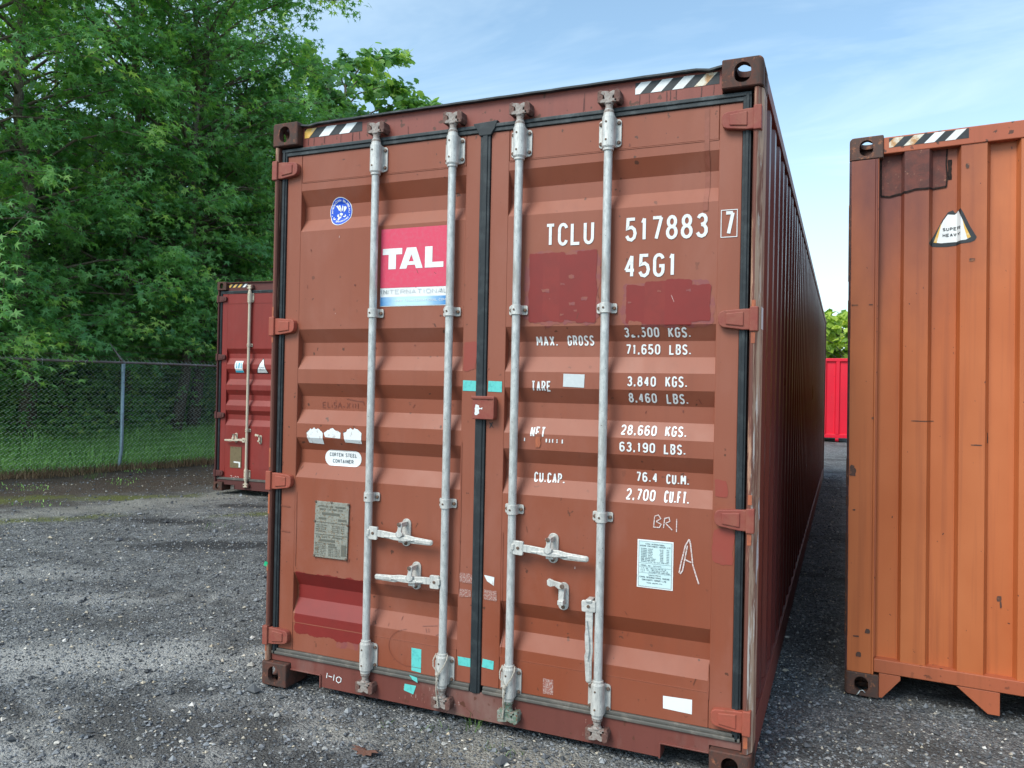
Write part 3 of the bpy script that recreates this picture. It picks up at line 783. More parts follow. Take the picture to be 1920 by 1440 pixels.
def woods(r, m):
    y = -2 + 34 * r.random(m); z = 0.2 + 7.0 * r.random(m); x = np.array([fence_x(q) for q in y]) - 5.5 - 6 * r.random(m)
    return np.stack([x, y, z], -1)
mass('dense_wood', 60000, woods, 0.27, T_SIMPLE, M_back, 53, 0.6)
for i, (x, y, hh) in enumerate(((-13.2, 5.6, 9), (-14.5, 9.4, 10), (-13.0, 12.8, 10), (-12.2, 8.0, 6), (-15.2, 12.0, 9), (-16, 7, 9))):
    s = MB(); s.path([(0, 0, -0.1), (0.1 * (-1) ** i, 0.05, hh * 0.4), (0.05, -0.1, hh)], [0.09, 0.065, 0.03], 8)
    b = thing('bare_trunk', ['slim bare trunk in the shade at the far left of the wood', 'slim bare trunk deep in the wood behind the steel post', 'slim bare trunk in the shade near the dark red container', 'thinnest leaning trunk in the shade beside the steel post', 'farthest slim trunk in the dark of the wood', 'slim trunk at the left in the dark of the wood'][i], 'tree', (x, y, 0.2), 0, 'bare trunks in the shade of the wood')
    s.build('trunk', M_bark, b)
# sunlit trees far behind the yard
kw = dict(kind='simple', leaf=0.24, name='roadside_tree', mat=M_sunny, group='sunlit trees beyond the bright red bin', limbs=44)
tree(0.6, 37.5, 5.2, 0.4, 3.3, 8000, 'sunlit yellow green tree showing left in the gap above the bright red bin', 61, **kw)
tree(3.2, 35.0, 4.8, 0.4, 3.0, 8000, 'sunlit yellow green tree showing right in the gap above the bright red bin', 62, **kw)
tree(6.5, 38.0, 5.6, 0.5, 3.2, 5000, 'sunlit tree mostly hidden behind the orange container', 63, **kw)

# ------------------------------------------------------------------ flat print: stroke lettering, stickers, paint patches
def cap(a0, a1, cx, cy, rx, ry, n=7):
    return [(cx + rx * math.cos(R(a0 + (a1 - a0) * k / n)), cy + ry * math.sin(R(a0 + (a1 - a0) * k / n))) for k in range(n + 1)]
def ring(): return cap(180, 0, .5, .74, .5, .26) + cap(0, -180, .5, .26, .5, .26) + [(0, .74)]
G_ = {
 'A': [[(0, 0), (.5, 1), (1, 0)], [(.2, .32), (.8, .32)]],
 'B': [[(0, 0), (0, 1), (.55, 1)] + cap(90, -90, .55, .765, .42, .235)[1:] + [(0, .53)], [(.55, .53)] + cap(90, -90, .55, .265, .45, .265) + [(0, 0)]],
 'C': [cap(15, 180, .5, .74, .5, .26) + cap(180, 345, .5, .26, .5, .26)],
 'D': [[(0, 0), (0, 1), (.45, 1)] + cap(90, 0, .45, .72, .55, .28) + cap(0, -90, .45, .28, .55, .28) + [(0, 0)]],
 'E': [[(1, 1), (0, 1), (0, 0), (1, 0)], [(0, .52), (.8, .52)]],
 'F': [[(1, 1), (0, 1), (0, 0)], [(0, .52), (.8, .52)]],
 'G': [cap(15, 180, .5, .74, .5, .26) + cap(180, 360, .5, .26, .5, .26) + [(1, .46), (.55, .46)]],
 'H': [[(0, 0), (0, 1)], [(1, 0), (1, 1)], [(0, .52), (1, .52)]],
 'I': [[(.5, 0), (.5, 1)]],
 'J': [[(1, 1), (1, .26)] + cap(0, -180, .5, .26, .5, .26)],
 'K': [[(0, 0), (0, 1)], [(1, 1), (0, .42)], [(.28, .58), (1, 0)]],
 'L': [[(0, 1), (0, 0), (1, 0)]],
 'M': [[(0, 0), (0, 1)], [(1, 0), (1, 1)], [(.04, 1), (.5, .35)], [(.5, .35), (.96, 1)]],
 'N': [[(0, 0), (0, 1)], [(1, 0), (1, 1)], [(.04, .96), (.96, .04)]],
 'O': [ring()],
 'P': [[(0, 0), (0, 1), (.55, 1)] + cap(90, -90, .55, .74, .45, .26)[1:] + [(0, .48)]],
 'R': [[(0, 0), (0, 1), (.55, 1)] + cap(90, -90, .55, .74, .45, .26)[1:] + [(0, .48)], [(.5, .48), (1, 0)]],
 'S': [cap(20, 180, .5, .76, .5, .24) + [(.12, .6), (.88, .4)] + cap(0, -160, .5, .24, .5, .24)],
 'T': [[(0, 1), (1, 1)], [(.5, 1), (.5, 0)]],
 'U': [[(0, 1)] + cap(180, 360, .5, .26, .5, .26) + [(1, 1)]],
 'V': [[(0, 1), (.5, 0), (1, 1)]],
 'W': [[(0, 1), (.25, 0), (.5, .8), (.75, 0), (1, 1)]],
 'X': [[(0, 0), (1, 1)], [(0, 1), (1, 0)]],
 'Y': [[(0, 1), (.5, .5), (1, 1)], [(.5, .5), (.5, 0)]],
 'Z': [[(0, 1), (1, 1), (0, 0), (1, 0)]],
 '0': [ring()],
 '1': [[(.2, .8), (.55, 1), (.55, 0)]],
 '2': [cap(170, 0, .5, .73, .48, .27) + [(.93, .55), (0, 0), (1, 0)]],
 '3': [cap(160, -90, .5, .77, .45, .23)[:-1] + [(.4, .54)], [(.4, .54)] + cap(90, -160, .48, .27, .52, .27)],
 '4': [[(.72, 0), (.72, 1), (0, .3), (1, .3)]],
 '5': [[(.95, 1), (.1, 1), (.06, .56)] + cap(120, -160, .47, .31, .53, .31)],
 '6': [cap(25, 180, .5, .76, .5, .24) + [(0, .3)], cap(180, -180, .5, .29, .5, .29, 14)],
 '7': [[(0, 1), (1, 1), (.4, 0)]],
 '8': [cap(270, -90, .5, .765, .42, .235, 14), cap(90, -270, .5, .265, .5, .265, 14)],
 '9': [cap(205, 360, .5, .24, .5, .24) + [(1, .7)], cap(0, 360, .5, .71, .5, .29, 14)],
 '.': [[(.42, 0), (.42, .13)]], ',': [[(.45, .14), (.3, -.1)]], '-': [[(.1, .5), (.9, .5)]], '/': [[(0, 0), (1, 1)]],
 '(': [[(.8, 1.05), (.4, .75), (.4, .25), (.8, -.05)]], ')': [[(.2, 1.05), (.6, .75), (.6, .25), (.2, -.05)]],
 ':': [[(.5, .15), (.5, .28)], [(.5, .6), (.5, .73)]], '*': [[(.3, .35), (.7, .65)], [(.3, .65), (.7, .35)], [(.5, .25), (.5, .75)]],
}
NARROW = {'M': 1.2, 'W': 1.2, 'I': .45, '1': .75, '.': .45, ',': .45, ' ': .8, ':': .45, '-': .8}
class Flat:
    """flat print in a plane: vertices (x, z) and faces"""
    def __init__(s): s.v = []; s.f = []; s.lv = []; s.k = 0
    def poly(s, pts):
        b = len(s.v); s.v += [tuple(p) for p in pts]; s.lv += [s.k] * len(pts); s.f.append(tuple(range(b, b + len(pts)))); s.k += 1
        return s
    def fan(s, pts):
        c = (sum(p[0] for p in pts) / len(pts), sum(p[1] for p in pts) / len(pts))
        b = len(s.v); s.v += [c] + [tuple(p) for p in pts]; s.lv += [s.k] * (len(pts) + 1); n = len(pts)
        for i in range(n): s.f.append((b, b + 1 + i, b + 1 + (i + 1) % n))
        s.k += 1; return s
    def rect(s, x0, z0, x1, z1): return s.poly([(x0, z0), (x1, z0), (x1, z1), (x0, z1)])
    def stroke(s, pts, w):
        pts = [Vector(p) for p in pts]
        for i in range(1, len(pts) - 1):
            a, b_ = pts[i] - pts[i - 1], pts[i + 1] - pts[i]
            if a.length > w * .8 and b_.length > w * .8 and a.normalized().dot(b_.normalized()) < -0.1:
                s.stroke(pts[:i + 1], w); return s.stroke(pts[i:], w)
        q = [pts[0]]
        for p in pts[1:]:
            if (p - q[-1]).length > 1e-6: q.append(p)
        pts = q; n = len(pts)
        if n < 2: return s
        closed = (pts[0] - pts[-1]).length < 1e-4 and n > 3
        b = len(s.v)
        for i, p in enumerate(pts):
            if closed and i in (0, n - 1): a, c = pts[n - 2], pts[1]
            else: a, c = pts[max(i - 1, 0)], pts[min(i + 1, n - 1)]
            d1 = (p - a).normalized() if (p - a).length > 1e-9 else (c - p).normalized()
            d2 = (c - p).normalized() if (c - p).length > 1e-9 else d1
            t = (d1 + d2); t = t.normalized() if t.length > 1e-3 else d1
            nrm = Vector((-t.y, t.x)); k = 1 / max(0.45, nrm.dot(Vector((-d1.y, d1.x))))
            for sg in (1, -1): s.v.append(tuple(p + nrm * w * 0.5 * k * sg)); s.lv.append(s.k)
        for i in range(n - 1): s.f.append((b + 2 * i, b + 2 * i + 1, b + 2 * i + 3, b + 2 * i + 2))
        s.k += 1
        return s
    def text(s, txt, x0, x1, z0, h, w=None, slant=0.0, lw=None, fn=None):
        """text spanning x0..x1, baseline z0, height h"""
        adv = [NARROW.get(c, 1.0) for c in txt]
        gap = 0.26
        tot = sum(adv) + gap * (len(txt) - 1)
        u = (x1 - x0) / tot
        if lw is None: lw = h * 0.13
        x = x0
        for c, a in zip(txt, adv):
            cw = u * a
            for st in G_.get(c, []):
                P = []
                for px, pz in st:
                    if a != 1.0: px = 0.5 + (px - 0.5) * (0.9 if c == '1' else 1.0)
                    q = (x + lw / 2 + px * (cw - lw), z0 + lw / 2 + pz * (h - lw))
                    if slant: q = (q[0] + slant * (q[1] - z0), q[1])
                    P.append(fn(*q) if fn else q)
                s.stroke(P, lw)
            x += cw + u * gap
        return s
    def build(s, name, mat, parent, surf, breaks=(), off=0.002, label=None):
        """surf(x, z) -> y of the carrying surface; breaks: heights where the surface folds"""
        bm = bmesh.new()
        lay = bm.verts.layers.int.new('k')
        vs = []
        for (x, z), k in zip(s.v, s.lv):
            q = bm.verts.new((x, 0, z)); q[lay] = k; vs.append(q)
        for f in s.f:
            try: bm.faces.new([vs[i] for i in f])
            except ValueError: pass
        for f in bm.faces: f.normal_update()
        bmesh.ops.triangulate(bm, faces=[f for f in bm.faces if len(f.verts) > 4])
        z0 = min(p[1] for p in s.v); z1 = max(p[1] for p in s.v)
        for b in breaks:
            if z0 < b < z1:
                bmesh.ops.bisect_plane(bm, geom=bm.verts[:] + bm.edges[:] + bm.faces[:], plane_co=(0, 0, b), plane_no=(0, 0, 1))
        for f in bm.faces: f.normal_update()
        ff = [f for f in bm.faces if f.normal.y > 0]
        if ff: bmesh.ops.reverse_faces(bm, faces=ff)
        for q in bm.verts: q.co.y = surf(q.co.x, q.co.z) - off - 0.00004 * (q[lay] % 40)
        me = bpy.data.meshes.new(name); bm.to_mesh(me); bm.free()
        me.materials.append(mat)
        o = bpy.data.objects.new(name, me); C.objects.link(o); o.parent = parent
        if label: o['label'] = label
        return o
def blob(x0, z0, x1, z1, jag, seed, n=90, rnd=0.18):
    """rough brushed rectangle outline"""
    r = random.Random(seed); base = rrect(x0, x1, z0, z1, rnd * min(x1 - x0, z1 - z0), 4)
    P = []; m_ = len(base)
    for i in range(m_):
        a, b = Vector(base[i]), Vector(base[(i + 1) % m_]); k = max(1, int((b - a).length / 0.007))
        for j in range(k):
            p = a.lerp(b, j / k); q = noise.noise(Vector((p.x * 14 + seed, p.y * 14, 0))) * 1.2 + noise.noise(Vector((p.x * 60, p.y * 60 + seed, 0))) * 0.6
            c = Vector(((x0 + x1) / 2, (z0 + z1) / 2)); d = (p - c).normalized()
            P.append(tuple(p + d * jag * q + Vector((r.uniform(-1, 1), r.uniform(-1, 1))) * jag * 0.12))
    return P

# ------------------------------------------------------------------ container parts
Wd, Ht = 2.438, 2.896
def eval_mesh(o):
    dg = bpy.context.evaluated_depsgraph_get()
    me = bpy.data.meshes.new_from_object(o.evaluated_get(dg)); return me
def make_casting_mesh():
    bm = bmesh.new()
    bmesh.ops.create_cube(bm, size=1)
    for v in bm.verts: v.co = Vector(((v.co.x + .5) * .162, (v.co.y + .5) * .178, (v.co.z + .5) * .118))
    ed = [e for e in bm.edges]
    big = [e for e in ed if all(abs(v.co.x) < 1e-6 for v in e.verts) and (all(abs(v.co.z - .118) < 1e-6 for v in e.verts) or all(abs(v.co.y) < 1e-6 for v in e.verts))]
    bmesh.ops.bevel(bm, geom=big, offset=0.020, segments=4, profile=0.5, affect='EDGES')
    bmesh.ops.bevel(bm, geom=[e for e in bm.edges if len(e.link_faces) == 2 and e.calc_face_angle(0) > 1.0], offset=0.004, segments=1, affect='EDGES')
    me = bpy.data.meshes.new('casting_solid'); bm.to_mesh(me); bm.free()
    o = bpy.data.objects.new('casting_solid', me); C.objects.link(o)
    cut = []
    def cutter(mb):
        c = mb.build('cutter', M_cast); cut.append(c)
        b = o.modifiers.new('b', 'BOOLEAN'); b.object = c; b.operation = 'DIFFERENCE'; b.solver = 'EXACT'
    cutter(MB().box(.026, .150, .028, .165, .026, .094))
    cutter(MB().prism(rrect(.048, .114, .018, .100, .032, 5), -0.05, 0.06))
    cutter(MB().prism(rrect(.062, .114, .019, .099, .025, 5), -0.05, 0.06, 'yz'))
    cutter(MB().prism(rrect(.050, .112, .036, .150, .030, 5), 0.06, 0.2, 'xy'))
    bpy.context.view_layer.update()
    me2 = eval_mesh(o)
    for c in cut: bpy.data.objects.remove(c)
    bpy.data.objects.remove(o)
    return me2
CAST = make_casting_mesh()
def mirrored(me, sx, sy, sz):
    m2 = me.copy()
    m2.transform(Matrix.Diagonal((sx, sy, sz, 1)))
    if sx * sy * sz < 0: m2.flip_normals()
    return m2
CASTV = {(sx, sy, sz): mirrored(CAST, sx, sy, sz) for sx in (1, -1) for sy in (1, -1) for sz in (1, -1)}

def corrug(x0, x1, outer, inner, f_out, slope, f_in, start='in'):
    """breakpoints (pos, depth) of a trapezoid corrugated sheet"""
    P = []; x = x0; st = start; P.append((x0, inner if st == 'in' else outer))
    while x < x1:
        x += f_in if st == 'in' else f_out
        if x >= x1: break
        P.append((x, inner if st == 'in' else outer)); x += slope
        if x >= x1: break
        st = 'out' if st == 'in' else 'in'
        P.append((x, inner if st == 'in' else outer))
    P.append((x1, inner if st == 'in' else outer))
    return P
def sheet_y(P, z0, z1, fnp, t=0.0):
    """vertical sheet from profile P -> quads; fnp(pos, depth, z) -> xyz"""
    vs = []; fs = []
    for p, d in P: vs.append(fnp(p, d, z0)); vs.append(fnp(p, d, z1))
    for i in range(len(P) - 1): fs.append((2 * i, 2 * i + 2, 2 * i + 3, 2 * i + 1))
    return vs, fs

def shell(root, Lc, m_side, m_frame, m_post, m_cast, post_edge=None, blank=False):
    """castings, posts, side rails, corrugated sides, roof and floor of a box container"""
    for sx in (1, -1):
        for sy in (1, -1):
            for sz in (1, -1):
                me = CASTV[(sx, sy, sz)].copy(); me.materials.clear(); me.materials.append(m_cast)
                o = bpy.data.objects.new('corner_casting', me); C.objects.link(o); o.parent = root
                o.location = (0 if sx > 0 else Wd, 0 if sy > 0 else Lc, Ht if sz > 0 else 0)
                # the mesh grows away from its outer corner; z is mirrored for the top four
                if sz > 0: me.transform(Matrix.Translation((0, 0, -0.118)))
                else: me.transform(Matrix.Translation((0, 0, 0.118)))
    for sx in (0, 1):
        for back in (0, 1):
            mb = MB()
            fx = (lambda x: Wd - x) if sx else (lambda x: x)
            fy = (lambda y: Lc - y) if back else (lambda y: y)
            if blank or back: poly = [(0.012, 0.004), (0.0, 0.018), (0.0, 0.170), (0.03, 0.176), (0.03, 0.06), (0.137, 0.06), (0.137, 0.014), (0.125, 0.004)]
            else: poly = [(0.020, 0.008), (0.0, 0.044), (0.0, 0.170), (0.100, 0.170), (0.100, 0.082), (0.036, 0.082), (0.036, 0.016), (0.030, 0.008)]
            mb.prism([(fx(x), fy(y)) for x, y in poly], 0.119, Ht - 0.119, 'xy')
            o = mb.build('corner_post', [m_post, post_edge or m_post], root, bevel=0.003)
            for p in o.data.polygons:
                if post_edge and not back and abs(p.normal.x) > 0.45 and abs(p.center.x - sx * Wd) < 0.018: p.material_index = 1
    for sx in (0, 1):
        fx = (lambda x: Wd - x) if sx else (lambda x: x)
        x0, x1 = sorted((fx(0.003), fx(0.060)))
        MB().box(x0, x1, 0.180, Lc - 0.180, 2.826, 2.886).build('top_side_rail', m_frame, root, bevel=0.003)
        b = MB()
        a0, a1 = sorted((fx(0.004), fx(0.010)))
        b.box(a0, a1, 0.180, Lc - 0.180, 0.032, 0.190)
        a0, a1 = sorted((fx(0.010), fx(0.055)))
        b.box(a0, a1, 0.180, Lc - 0.180, 0.184, 0.190); b.box(a0, a1, 0.180, Lc - 0.180, 0.032, 0.038)
        b.build('bottom_side_rail', m_frame, root, bevel=0.002)
        P = corrug(0.172, Lc - 0.172, 0.012, 0.048, 0.072, 0.068, 0.070, 'out')
        vs, fs = sheet_y(P, 0.188, 2.828, lambda p, d, z: (fx(d), p, z))
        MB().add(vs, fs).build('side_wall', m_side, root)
    # roof: shallow bows across the width
    P = corrug(0.19, Lc - 0.19, 2.884, 2.866, 0.09, 0.02, 0.09, 'out')
    vs = []; fs = []
    for p, d in P: vs += [(0.058, p, d), (Wd - 0.058, p, d)]
    for i in range(len(P) - 1): fs.append((2 * i, 2 * i + 1, 2 * i + 3, 2 * i + 2))
    MB().add(vs, fs).build('roof', m_side, root)
    MB().box(0.06, Wd - 0.06, 0.15, Lc - 0.15, 0.13, 0.17).build('floor', m_frame, root)

def wall_end(root, back_len, m_wall, m_rail, detail=False):
    """corrugated blank end with gooseneck tunnel; back_len = None for the end at y=0"""
    fy = (lambda y: y) if back_len is None else (lambda y: back_len - y)
    P = corrug(0.137, Wd - 0.137, 0.012, 0.055, 0.110, 0.0165, 0.1065, 'in')
    # start so that the first recess is a little wider than the rest
    vs, fs = sheet_y(P, 0.19, 2.80, lambda p, d, z: (p, fy(d), z))
    MB().add(vs, fs).build('end_wall', m_wall, root)
    def yy(a, b): return tuple(sorted((fy(a), fy(b))))
    a, b = yy(0.006, 0.11)
    MB().box(0.163, Wd - 0.163, a, b, 2.797, 2.882).build('top_end_rail', m_rail, root, bevel=0.004)
    a, b = yy(0.002, 0.10)
    s = MB()
    s.box(0.138, Wd - 0.138, a, b, 0.134, 0.203)
    s.build('bottom_end_rail', m_rail, root, bevel=0.004)
    a, b = yy(0.006, 0.16)
    for f in (lambda x: x, lambda x: Wd - x):
        g_ = MB(); g_.prism([(f(0.163), 0.132), (f(0.163), 0.006), (f(0.178), 0.006), (f(0.262), 0.110), (f(0.262), 0.132)], a, b)
        g_.build('gusset', m_rail, root, bevel=0.003)
        g_ = MB(); g_.prism([(f(0.505), 0.132), (f(0.640), 0.020), (f(0.690), 0.020), (f(0.690), 0.132)], a, b)
        g_.build('tunnel_foot', m_rail, root, bevel=0.003)

def stripes(root, x0, x1, z0, z1, y, first='y', n=4, cols=None, flip=False):
    """black and white hazard tape: black backing plus slanted light bars"""
    F = Flat(); F.rect(x0, z0, x1, z1)
    back = F.build('hazard_tape', M_black, root, lambda x, z: y, off=0.001)
    w = (x1 - x0) / (n * 2 - 0.3); h = z1 - z0; sl = h * 1.0
    for i in range(n):
        a = x0 + i * 2 * w - w * 0.55
        pts = [(a, z0), (a + w, z0), (a + w + sl, z1), (a + sl, z1)]
        pts = clipx(pts, x0, x1)
        if len(pts) < 3: continue
        m = cols[i] if cols else M_swhite
        F = Flat().poly(pts); F.build('hazard_stripe', m, back, lambda x, z: y, off=0.002)
def clipx(P, x0, x1):
    def cl(P, f, g):
        o = []
        for i in range(len(P)):
            a, b = P[i], P[(i + 1) % len(P)]
            if f(a): o.append(a)
            if f(a) != f(b): o.append(g(a, b))
        return o
    def at(a, b, x): t = (x - a[0]) / (b[0] - a[0]); return (x, a[1] + t * (b[1] - a[1]))
    P = cl(P, lambda p: p[0] >= x0, lambda a, b: at(a, b, x0))
    return cl(P, lambda p: p[0] <= x1, lambda a, b: at(a, b, x1)) if P else P

# --- hardware meshes, built once around the origin and shared
def hardware(m_rod, m_brk, m_cam, m_bolt):
    H = {}
    tmp = []
    def keep(k, mb, mats, bev=0.0):
        o = mb.build('hw_' + k, mats, None, bevel=bev); H[k] = o; tmp.append(o); return o
    r = 0.0185
    b = MB(); b.lathe((0, 0, 0), (0, 0, 1), [(0.150, r), (2.755, r)], 20); keep('rod', b, [m_rod])
    b = MB()   # bearing bracket: plate, hump, collars, bolts
    b.prism(rrect(-.050, .050, -.060, .060, .014, 4), 0.024, 0.032)
    for k in range(8):
        pass
    hump = [(r_ * math.cos(R(a)), r_ * math.sin(R(a)) ) for r_ in (0.029,) for a in range(180, 361, 15)]
    b.prism([(x, y) for x, y in hump] + [(0.029, 0.026), (-0.029, 0.026)], -.064, .064, 'xy')
    for s in (-1, 1):
        b.lathe((0, 0, s * .070), (0, 0, s), [(-0.004, .024), (0.010, .024)], 18)
        b.lathe((0, 0, s * .064), (0, 0, s), [(-0.002, .027), (0.004, .027)], 18)
    b.cur = 1
    for x in (-.040, .040):
        for z in (-.042, .042): b.lathe((x, 0.024, z), (0, -1, 0), [(0, .0085), (0.006, .0085), (.008, .006)], 10)
    for z in (-.038, .038): b.lathe((-0.004, -.029, z), (0, -1, 0), [(0, .0048), (0.003, .0045)], 8)
    keep('bracket', b, [m_brk, m_bolt], 0.0015)
    b = MB()   # slim guide clamp
    b.prism(rrect(-.045, .045, -.021, .021, .007, 3), 0.024, 0.031)
    hump = [(0.0245 * math.cos(R(a)), 0.0245 * math.sin(R(a))) for a in range(180, 361, 15)]
    b.prism(hump + [(0.0245, 0.026), (-0.0245, 0.026)], -.021, .021, 'xy')
    b.cur = 1
    for x in (-.034, .034): b.lathe((x, 0.024, 0), (0, -1, 0), [(0, .0085), (0.007, .0085), (.009, .006)], 8)
    b.lathe((-0.002, -.0245, 0), (0, -1, 0), [(0, .0052), (0.003, .005)], 8)
    keep('clamp', b, [m_brk, m_bolt], 0.001)
    b = MB()   # cam end, for the top (mirrored for the bottom)
    b.lathe((0, 0, 0), (0, 0, 1), [(0, .0185), (.010, .0225), (.020, .0225), (.026, .017), (.045, .0165), (.050, .021), (.056, .021), (.060, .016)], 16)
    b.prism([(-.014, .055), (.014, .055), (.018, .080), (.030, .088), (.036, .100), (.020, .104), (.004, .098), (-.010, .104), (-.030, .106), (-.036, .094), (-.020, .086)], -.014, .012)
    b.prism([(-.036, .054), (.036, .054), (.038, .066), (.020, .070), (-.020, .070), (-.038, .066)], -.016, .008)
    keep('cam', b, [m_brk if m_brk is not M_brk else M_cam_light], 0.002)
    b = MB()   # keeper welded to the frame
    b.prism([(-.050, .058), (-.026, .052), (-.024, .104), (-.034, .112), (-.050, .106)], -.012, .045)
    keep('keeper2', b, [m_cam], 0.003)
    b = MB(); b.prism([(.024, .056), (.046, .050), (.054, .066), (.050, .100), (.036, .110), (.026, .100)], -.016, .045)
    keep('keeper', b, [m_cam], 0.003)
    b = MB()   # operating handle pointing to +x from its hub at the origin
    b.prism(rrect(-.024, .024, -.031, .031, .006, 3), -.022, -.008)
    b.box(-.030, -.018, -.028, .028, -.010, .016); b.box(-.018, .030, .022, .028, -.010, .006)
    b.prism([(.020, -.014), (.10, -.016), (.14, -.011), (.19, -.016), (.215, -.022), (.318, -.018), (.326, -.012), (.326, .002), (.320, .007), (.225, .010), (.19, .015), (.13, .014), (.05, .018), (.020, .018)], -.020, -.010)
    b.prism([(.060, -.006), (.12, -.016), (.18, -.015), (.235, -.004), (.18, .004), (.12, .002)], -.030, -.018)
    b.prism(rrect(.226, .322, -.014, .003, .005, 3), -.024, -.008)
    b.cur = 1; b.lathe((0, -.022, 0), (0, -1, 0), [(0, .008), (.004, .007)], 10)
    keep('handle', b, [m_brk, m_bolt], 0.002)
    b = MB()   # latch plate that catches the handle
    b.prism(rrect(-.024, .024, -.066, .066, .023, 6), .026, .034)
    b.prism([(-.016, .050), (.002, .056), (.012, .040), (.008, .012), (.014, .004), (.012, -.008), (-.004, -.016), (-.022, -.010), (-.026, .002), (-.014, .014), (-.010, .030)], -.036, -.026)
    b.prism([(-.010, .054), (.008, .054), (.008, .034), (-.010, .034)], -.030, .028)
    b.prism([(-.020, -.024), (.016, -.024), (.016, -.042), (-.020, -.042)], -.014, .028)
    b.cur = 1
    b.lathe((-.003, -.036, .047), (0, -1, 0), [(0, .010), (.006, .010)], 8); b.lathe((0, .026, -.052), (0, -1, 0), [(0, .009), (.006, .009)], 8)
    keep('latch', b, [m_brk, m_bolt], 0.002)
    b = MB()   # open latch plate
    b.prism(rrect(-.024, .024, -.070, .052, .023, 6), .026, .034)
    b.prism([(.012, .046), (-.004, .058), (-.030, .062), (-.056, .070), (-.066, .060), (-.064, .040), (-.050, .034), (-.030, .040), (-.014, .030), (0, .028)], -.010, .000)
    b.prism([(-.010, .030), (.014, .030), (.010, -.020), (-.012, -.020)], -.002, .028)
    b.prism([(-.012, -.018), (.014, -.018), (.014, -.038), (-.012, -.038)], -.020, .028)
    b.cur = 1
    b.lathe((.006, -.010, .042), (0, -1, 0), [(0, .011), (.006, .011)], 8); b.lathe((0, .026, -.056), (0, -1, 0), [(0, .009), (.006, .009)], 8)
    keep('open_latch', b, [m_brk, m_bolt], 0.002)
    return H
M_pdark = flat('half_faded_print', (0.30, 0.34, 0.36), (0.45, 0.48, 0.50), 90)
M_touchb = flat('touch_up_red_thin', (0.225, 0.024, 0.018), (0.20, 0.022, 0.017), 14, 0.42, 0.6, 0.5)
M_drip = flat('dark_drip', (0.07, 0.022, 0.018), (0.12, 0.035, 0.028), 60)
M_rustfleck = flat('rust_fleck', (0.10, 0.035, 0.02), (0.06, 0.03, 0.02), 90)
M_run = flat('faint_rust_run', (0.235, 0.070, 0.040), (0.265, 0.080, 0.050), 30, .45, .6)
M_cam_light = rusty('weathered_cam', (0.34, 0.31, 0.28), (0.24, 0.20, 0.18), (0.14, 0.06, 0.045), 40, 0.6)

def prof_fn(recs, base, depth):
    """height profile of the door sheet"""
    br = sorted(z for q in recs for z in q)
    def f(z):
        for t, ti, bi, b in recs:
            if b < z < t:
                if z > ti: return base + depth * (t - z) / (t - ti)
                if z < bi: return base + depth * (z - b) / (bi - b)
                return base + depth
        return base
    return f, br

